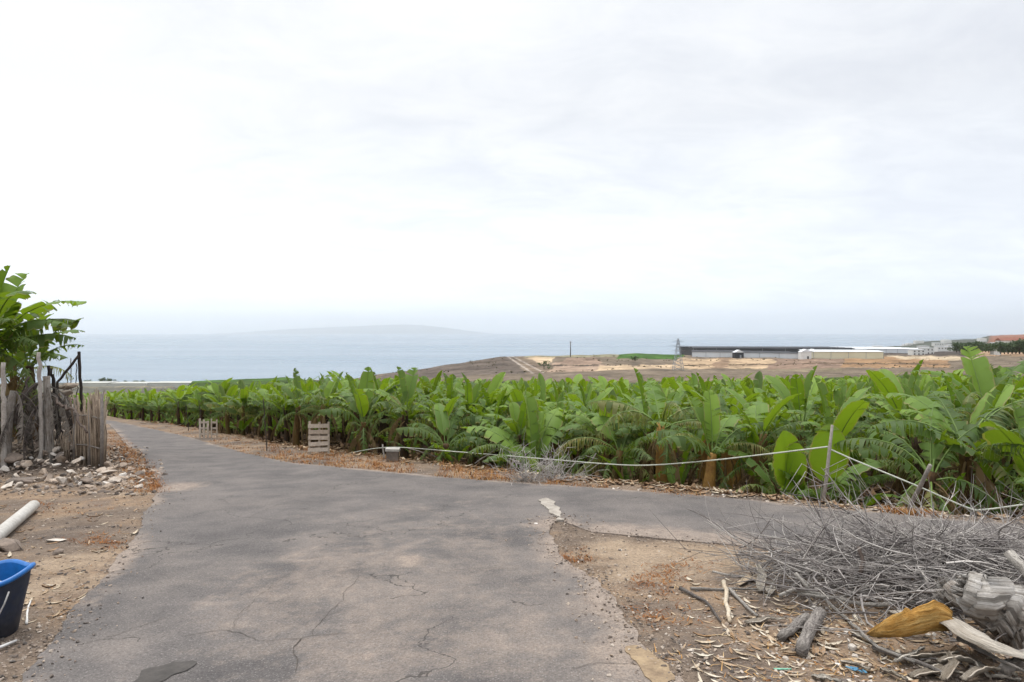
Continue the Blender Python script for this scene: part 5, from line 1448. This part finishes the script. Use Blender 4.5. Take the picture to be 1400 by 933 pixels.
sheath([(1285, 905, -.05), (1310, 902, -.06), (1335, 907, -.05), (1350, 925, -.03)], .045, 'tan folded dry leaf at the bottom, below the grey curved sheath', 6, SHEATH, curl=.5, tint=.6, roll=.4)
sheath([(1240, 900, -.04), (1275, 897, -.05), (1310, 893, -.06)], .03, 'narrow tan dry leaf under the yellow sheath', 7, SHEATH, curl=.6, tint=.45, roll=.5)
sheath([(1225, 905, -.03), (1250, 895, -.05), (1262, 885, -.07)], .028, 'pale dry leaf tip sticking up beside the yellow sheath', 8, SHEATH, curl=.5, tint=.9, roll=.6)
sheath([(1290, 930, -.03), (1305, 908, -.06), (1295, 892, -.09)], .03, 'upright brown dry leaf right of the yellow sheath', 9, SHEATH, curl=.5, tint=.35, roll=.3)
sheath([(1245, 925, -.02), (1290, 915, -.03), (1320, 922, -.03)], .035, 'brown dry leaf flat on the ground at the bottom edge', 10, SHEATH, curl=.4, tint=.4, roll=.2)
sheath([(1320, 930, -.03), (1345, 917, -.05), (1375, 915, -.05)], .045, 'curled tan dry leaf near the bottom right corner', 13, SHEATH, curl=.6, tint=.55, roll=.5)
sheath([(1040, 808, -.02), (1043, 790, -.09), (1036, 772, -.12)], .04, 'curled tan dry leaf standing up at the left end of the pile', 11, SHEATH, curl=.7, tint=.75, roll=.3)
sheath([(1054, 812, -.02), (1056, 800, -.05)], .04, 'small rolled tan leaf beside the standing curled leaf', 12, SHEATH, curl=.8, tint=.8, roll=.2)
sheath([(1020, 852, -.015), (1050, 846, -.02), (1072, 846, -.02)], .03, 'flat greyish dry leaf on the dirt left of the stubs', 14, SHEATH, curl=.3, tint=.6, roll=.1)
sheath([(1010, 800, -.015), (1025, 790, -.03), (1040, 795, -.02)], .035, 'pinkish tan dry leaf on the dirt behind the level stick', 15, LITT, curl=.4, tint=.7, roll=.1)
for k, (u0, v0, u1, v1) in enumerate(((1150, 905, 1190, 915), (1205, 915, 1240, 930), (1110, 925, 1150, 932), (1330, 885, 1370, 905), (1262, 918, 1300, 905), (1165, 865, 1195, 880), (1355, 925, 1395, 930))):
    sheath([(u0, v0, -.015), ((u0 + u1) / 2, (v0 + v1) / 2 - 1, -.02), (u1, v1, -.015)], .022, None, 30 + k, SHEATH, curl=.5, tint=BR.uniform(.3, .9), roll=BR.uniform(0, .5), name='dry_leaf')
    o = C.objects[-1]
for o in [o for o in C.objects if o.name.startswith('dry_leaf') and o.type == 'MESH' and 'leaf_' not in o.name and o.parent is None and 'dry_leaf' == o.name.split('.')[0]]:
    tag(o, 'short tan dry leaf scrap on the ground in front of the brush pile', 'dry leaf', 'dry leaf scraps before the pile')
branch([(1374, 916, -.06), (1395, 903, -.07), (1420, 890, -.08)], .032, 'short round branch with a pale cut end at the bottom right', 20, tint=.75, taper=1.1)
stone(1165, 889, .036, .03, .03, 1., 'white stone in front of the stout reddish stub, the largest white one', seed=31)
stone(1074, 902, .025, .02, .016, .95, 'small whitish stone at the left of the white ones', seed=32)
stone(1146, 911, .025, .022, .018, 1., 'small white stone just below the largest white stone', seed=33)
stone(1105, 901, .02, .018, .014, .85, 'tiny pale pebble right of the small whitish stone', seed=34)
stone(438 + 295, 718, .03, .03, .02, 1., 'small white stone beside the strip of broken cement', seed=35)
stick('plastic_strip', [G(1058, 915, .008), G(1082, 915, .008)], .006, simple('mint_plastic', (.30, .62, .45), (.2, .5, .36), 9, .5, .05), 'thin mint green plastic strip on the dirt at the bottom', 'plastic strip', None, 5, .1, .8, 2, .5, .004)
mb = MB()
for _ in range(7):
    V, Fc = rock(BR, .022, .014, .006, 9); mb.add(xf(V, Matrix.Translation((BR.gauss(0, .02), BR.gauss(0, .015), BR.uniform(0, .01))) @ Matrix.Rotation(BR.uniform(0, 6), 4, 'Z')), Fc)
q = G(1170, 919); tag(mb.build('plastic_scrap', [simple('blue_scrap', (.03, .16, .30), (.10, .25, .36), 20, .5, .1)], None, False, q + Vector((0, 0, .008))), 'crushed blue plastic scrap on the dirt below the pile', 'plastic scrap')

# ------------------------------------------------------------------ far things
COASTW = simple('coast_sheeting', (.50, .50, .46), (.40, .41, .38), .05, .8, 0)
PALEW = simple('shed_sheeting', (.72, .74, .76), (.60, .63, .66), .05, .7, 0)
CREAM = simple('cream_sheeting', (.72, .68, .50), (.62, .58, .42), .05, .7, 0)
NET = simple('black_shade_net', (.030, .033, .040), (.055, .058, .065), .08, .9, 0)
HOUSEW = simple('white_render', (.78, .77, .74), (.66, .65, .62), .3, .8, 0)
DARKO = simple('dark_opening', (.03, .03, .035), None, 1, .6, 0)
TERRA = simple('terracotta', (.27, .11, .075), (.2, .085, .06), .3, .85, 0)
STEELG = simple('galvanised_steel', (.33, .35, .37), (.27, .29, .31), .5, .6, 0)
POLEM = simple('pole_wood', (.14, .12, .11), (.09, .08, .07), .5, .85, 0)
def far(u, v): return G(u, v)
def shed(u0, v0, u1, v1, h, depth, roof, wall, label, rise=0., cat='greenhouse', group=None, y=None):
    a = far(u0, v0); b = far(u1, v1)
    if y: a = P(u0, v0, y[0]); b = P(u1, v1, y[1])
    d = (b - a); d.z = 0; L = d.length; d.normalize(); nrm = Vector((-d.y, d.x, 0))
    root = thing('greenhouse', a, label, cat, group)
    zb = min(0, b.z - a.z) - 3
    q = b - a
    def pt(s, t, z): return tuple(d * s + nrm * t + Vector((0, 0, z + q.z * s / L + (rise * t / depth if z > 0 else 0))))
    mb = MB()
    mb.add([pt(0, 0, zb), pt(L, 0, zb), pt(L, 0, h), pt(0, 0, h), pt(0, depth, zb), pt(L, depth, zb), pt(L, depth, h), pt(0, depth, h)], [(0, 1, 2, 3), (1, 5, 6, 2), (5, 4, 7, 6), (4, 0, 3, 7)]); mb.build('wall', [wall], root, False)
    mb = MB(); n = max(2, int(depth / 8)); V = []; Fc = []
    for i in range(n + 1):
        t = -.6 + (depth + 1.2) * i / n
        for s in (-.6, L + .6): V.append(pt(s, t, h + .05 + (1.1 if i % 2 else 0)))
    for i in range(n): Fc.append((2 * i, 2 * i + 1, 2 * i + 3, 2 * i + 2))
    mb.add(V, Fc); mb.build('roof', [roof], root, False)
    k = max(3, int(L / 14)); 
    k = min(k, 7)
    for i in range(k + 1):
        mb = MB(); box(mb, pt(L * i / k, -.12, h / 2), (.25, .2, h)); mb.build('post', [STEELG], root, False)
    return root
shed(946, 488, 1004, 488.5, 4.5, 30, NET, PALEW, 'dark netted greenhouse with a long pale front, left of the small dark gatehouse')
shed(1012, 489, 1092, 490.5, 4.5, 30, NET, PALEW, 'dark netted greenhouse with a long pale front, right of the small dark gatehouse')
shed(948, 484, 1168, 484.5, 7.0, 70, NET, NET, 'very long low black netted greenhouse behind all the others, against the sea', y=(850, 850))
shed(1112, 490, 1208, 490.5, 6.0, 30, PALEW, CREAM, 'long cream yellow greenhouse on the brown terrace')
shed(1165, 483.5, 1258, 484, 6, 60, PALEW, PALEW, 'long white-roofed greenhouse behind the cream yellow one', y=(850, 850))
for k, (u, v, w, h, wall, lab) in enumerate(((1008, 489.5, 8, 5, NET, 'small dark gatehouse with a pale gable roof between the netted greenhouses'), (1099, 491, 9, 6.5, HOUSEW, 'pale blue-white house with a gable roof between dark and cream greenhouses'), (1109, 488, 5, 5.5, HOUSEW, 'narrow white annex just left of the cream greenhouse'))):
    p = far(u, v); p.y -= 2; root = thing('small_house', p, lab, 'house')
    mb = MB(); box(mb, (0, 0, h / 2 - 1), (w, 7, h + 2)); mb.build('wall', [wall], root, False)
    mb = MB(); W = w / 2 + .3; mb.add([(-W, -3.8, h + .02), (W, -3.8, h + .02), (0, -3.8, h + 2.4), (-W, 3.8, h + .02), (W, 3.8, h + .02), (0, 3.8, h + 2.4)], [(0, 1, 2), (3, 5, 4), (0, 2, 5, 3), (1, 4, 5, 2), (0, 3, 4, 1)]); mb.build('roof', [PALEW], root, False)
    mb = MB(); box(mb, (w * .15, -3.55, 1.3), (1.4, .12, 2.6)); mb.build('door', [DARKO if wall is HOUSEW else STEELG], root, False)
def house(u, v, w, h, lab, roof=None, y=None, grp=None, storeys=1, d=9):
    p = far(u, v) if not y else P(u, v, y)
    root = thing('white_house' if roof is None else 'house', p, lab, 'house', grp)
    mb = MB(); box(mb, (0, 0, h / 2 - 2), (w, d, h + 4)); mb.build('wall', [HOUSEW], root, False)
    mb = MB(); box(mb, (0, 0, h + .2), (w + .5, d + .5, .4)); mb.build('roof', [roof or PALEW], root, False)
    k = max(1, int(w / 4))
    for i in range(k):
        for s in range(storeys):
            mb = MB(); box(mb, (-w / 2 + w * (i + .5) / k, -d / 2 - .06, h * (s + .5) / storeys), (1.4, .12, 1.5)); mb.build('window', [DARKO], root, False)
house(1253, 486, 14, 6, 'white house with a lower wing at the right end of the white greenhouse', None, 760, None, 2)
house(1266, 485, 13, 7.5, 'white two-storey house just right of the winged house', None, 790, None, 2)
house(1262, 479, 13, 6, 'small white house on the slope above the winged house', None, 1000)
house(1290, 479, 22, 5, 'long white building right of the two-storey house, front one', None, 950)
house(1302, 476, 20, 5.5, 'long white building farther up behind the front long one', None, 1050)
house(1282, 473, 17, 5.5, 'white building high on the slope among scattered houses', None, 1250)
house(1361, 481, 7, 9, 'narrow white tower-like house between the two dark tree clumps', None, 700, None, 2, 6)
hr = random.Random(12)
for k in range(22):
    u = hr.uniform(1175, 1345); v = hr.uniform(467, 475.5)
    a = (u - 700) / F; y = hr.uniform(1500, 1950); z = T(a * y, y)
    w = hr.uniform(8, 22); p = Vector((a * y, y, z))
    mb = MB(); box(mb, (0, 0, 2.5), (w, 10, 9)); o = mb.build('distant_house', [HOUSEW], None, False, p)
    tag(o, 'tiny pale house scattered on the far slope above the white greenhouses', 'house', 'houses scattered on the far slope')
# red-brown building under the hill at the right edge
p = P(1388, 469, 900); root = thing('farm_building', p, 'long building with a red tiled roof on the hill at the right edge', 'building')
mb = MB(); box(mb, (0, 0, -1), (44, 12, 8)); mb.build('wall', [HOUSEW], root, False)
mb = MB(); mb.add([(-23, -7, 3.02), (23, -7, 3.02), (23, 0, 8), (-23, 0, 6.5), (-23, 7, 3.02), (23, 7, 3.02)], [(0, 1, 2, 3), (3, 2, 5, 4), (0, 3, 4), (1, 5, 2)]); mb.build('roof', [TERRA], root, False)
# coast greenhouses on the left
for k, (u0, u1, v, lab) in enumerate(((96, 146, 527, 'white greenhouse on the coast below the leftmost trees'), (150, 200, 527.5, 'white greenhouse on the coast, middle one of the left shore'), (205, 262, 527, 'white greenhouse on the coast nearest the green field'))):
    y = 1300 - 30 * k; p0, p1 = P(u0, v, y), P(u1, v, y)
    root = thing('greenhouse', p0, lab, 'greenhouse', 'white greenhouses on the left shore')
    L = p1.x - p0.x
    mb = MB(); box(mb, (L / 2, 20, -1), (L, 40, 10)); mb.build('wall', [COASTW], root, False)
    mb = MB(); box(mb, (L / 2, 20, 4.3), (L + 1, 41, .5)); mb.build('roof', [COASTW], root, False)
# power pole and pylon
p = far(780, 488); root = thing('power_pole', p, 'single dark power pole standing on the far terrace against the sea', 'power pole'); s_ = p.y / F
mb = MB(); tube(mb, [(0, 0, -1), (0, 0, 21 * s_)], [.5, .34], 8); mb.build('pole', [POLEM], root)
mb = MB(); box(mb, (0, -.3, 20 * s_), (1.9, .16, .2)); mb.build('crossarm', [POLEM], root, False)
for x in (-.8, 0, .8):
    mb = MB(); tube(mb, [(x, -.3, 20 * s_ + .1), (x, -.3, 20 * s_ + .6)], .12, 6); mb.build('insulator', [STEELG], root)
def pylon():
    p = far(927, 507); s_ = p.y / F; H = 44 * s_
    root = thing('lattice_pylon', p, 'pale steel lattice pylon standing before the green terrace and the sea', 'pylon')
    def w(z): return 2.6 * (1 - z / H) ** 1.1 + .35
    mb = MB(); zs = [H * i / 9 for i in range(10)]
    for sx in (-1, 1):
        for sy in (-1, 1):
            tube(mb, [(sx * w(z), sy * w(z), z - (1 if z == 0 else 0)) for z in zs], .13, 4)
    for a, b in zip(zs, zs[1:]):
        for sgn in (-1, 1):
            tube(mb, [(-w(a), sgn * w(a), a), (w(b), sgn * w(b), b)], .09, 4); tube(mb, [(w(a), sgn * w(a), a), (-w(b), sgn * w(b), b)], .09, 4)
            tube(mb, [(sgn * w(a), -w(a), a), (sgn * w(b), w(b), b)], .09, 4)
    mb.build('tower', [STEELG], root)
    for z, l in ((H * .62, 4.6), (H * .76, 6.0), (H * .9, 3.6)):
        mb = MB()
        for sx in (-1, 1): tube(mb, [(0, 0, z + .8), (sx * l, 0, z), (0, 0, z - .2)], .11, 4)
        mb.build('crossarm', [STEELG], root)
pylon()
# trees
TREEM = leaf_material('tree_leaves', [(0, (.035, .075, .02)), (.5, (.022, .05, .018)), (1, (.06, .085, .03))], (.1, .2, .03), .2)
TRUNK = simple('tree_bark', (.12, .09, .07), (.07, .055, .045), 1, .9, .3)
def tree(p, H, Wd, lab, seed, grp=None, n=420, leaf_s=.5):
    r = random.Random(seed); root = thing('tree', p, lab, 'tree', grp)
    mb = MB(); tube(mb, [(0, 0, -1.5), (r.uniform(-.3, .3), 0, H * .35), (r.uniform(-.5, .5), 0, H * .7)], [.05 * H, .035 * H, .012 * H], 7)
    for k in range(5):
        a = r.uniform(0, 6.3); tube(mb, [(0, 0, H * .3), (math.cos(a) * Wd * .25, math.sin(a) * Wd * .25, H * .6)], [.02 * H, .008 * H], 5)
    mb.build('trunk', [TRUNK], root)
    cl = [(r.gauss(0, Wd * .24), r.gauss(0, Wd * .18), H * r.uniform(.12, .82), r.uniform(.16, .27) * Wd) for _ in range(13)]
    mb = MB()
    for _ in range(n):
        c = cl[r.randrange(13)]; d = Vector((r.gauss(0, 1), r.gauss(0, 1), r.gauss(0, 1))).normalized() * c[3] * r.random() ** .4
        q = Vector(c[:3]) + Vector((d.x, d.y, d.z * .75)); s = leaf_s * r.uniform(.6, 1.4)
        a = Vector((r.gauss(0, 1), r.gauss(0, 1), r.gauss(0, 1))).normalized(); b = a.cross(Vector((r.gauss(0, 1), r.gauss(0, 1), r.gauss(0, 1)))).normalized()
        if q.z < 0: continue
        mb.add([tuple(q - a * s), tuple(q + b * s * .5), tuple(q + a * s), tuple(q - b * s * .5)], [(0, 1, 2, 3)], 0, r.random())
    mb.build('crown', [TREEM], root)
tr = random.Random(5)
for k in range(11):
    u = 1308 + 4.4 * k; p = P(u, 480 + tr.uniform(-.5, .5), 690 + tr.uniform(-15, 15))
    tree(p, tr.uniform(7, 9.5), tr.uniform(12, 16), 'dark round tree in the left-hand row of trees before the far slope', 200 + k, 'dark tree row left of the white tower house', 520, .8)
for k in range(9):
    u = 1368 + 5.2 * k; p = P(u, 482, 640 + tr.uniform(-15, 15))
    tree(p, tr.uniform(10, 14), tr.uniform(14, 19), 'tall dark tree in the clump at the right edge below the red roof', 240 + k, 'dark trees at the right edge', 600, .9)
for k, (u, v, H, W, lab) in enumerate(((141, 527, 15, 20, 'round dark tree on the left shore, left one of the pair'), (150, 527, 12, 18, 'lower dark tree joined to the right of the round shore tree'), (170, 526.5, 8, 7, 'small single dark tree on the left shore before the sea'), (186, 526.5, 7, 15, 'low wide dark bush-like tree on the left shore'), (195, 526.5, 8, 12, 'low dark tree at the end of the left shore group'), (120, 526.5, 6, 26, 'low long dark thicket tree behind the black post'))):
    tree(P(u, v - 1.5, 1480), H, W, lab, 300 + k, None, 260, 1.6)
tree(far(868, 494), 5, 5, 'small lone dark bush-like tree on the terrace below the green field', 320, None, 200, .5)
tree(far(744, 505), 6, 7, 'small dark tree beside the pale track on the brown hill', 321, None, 200, .5)
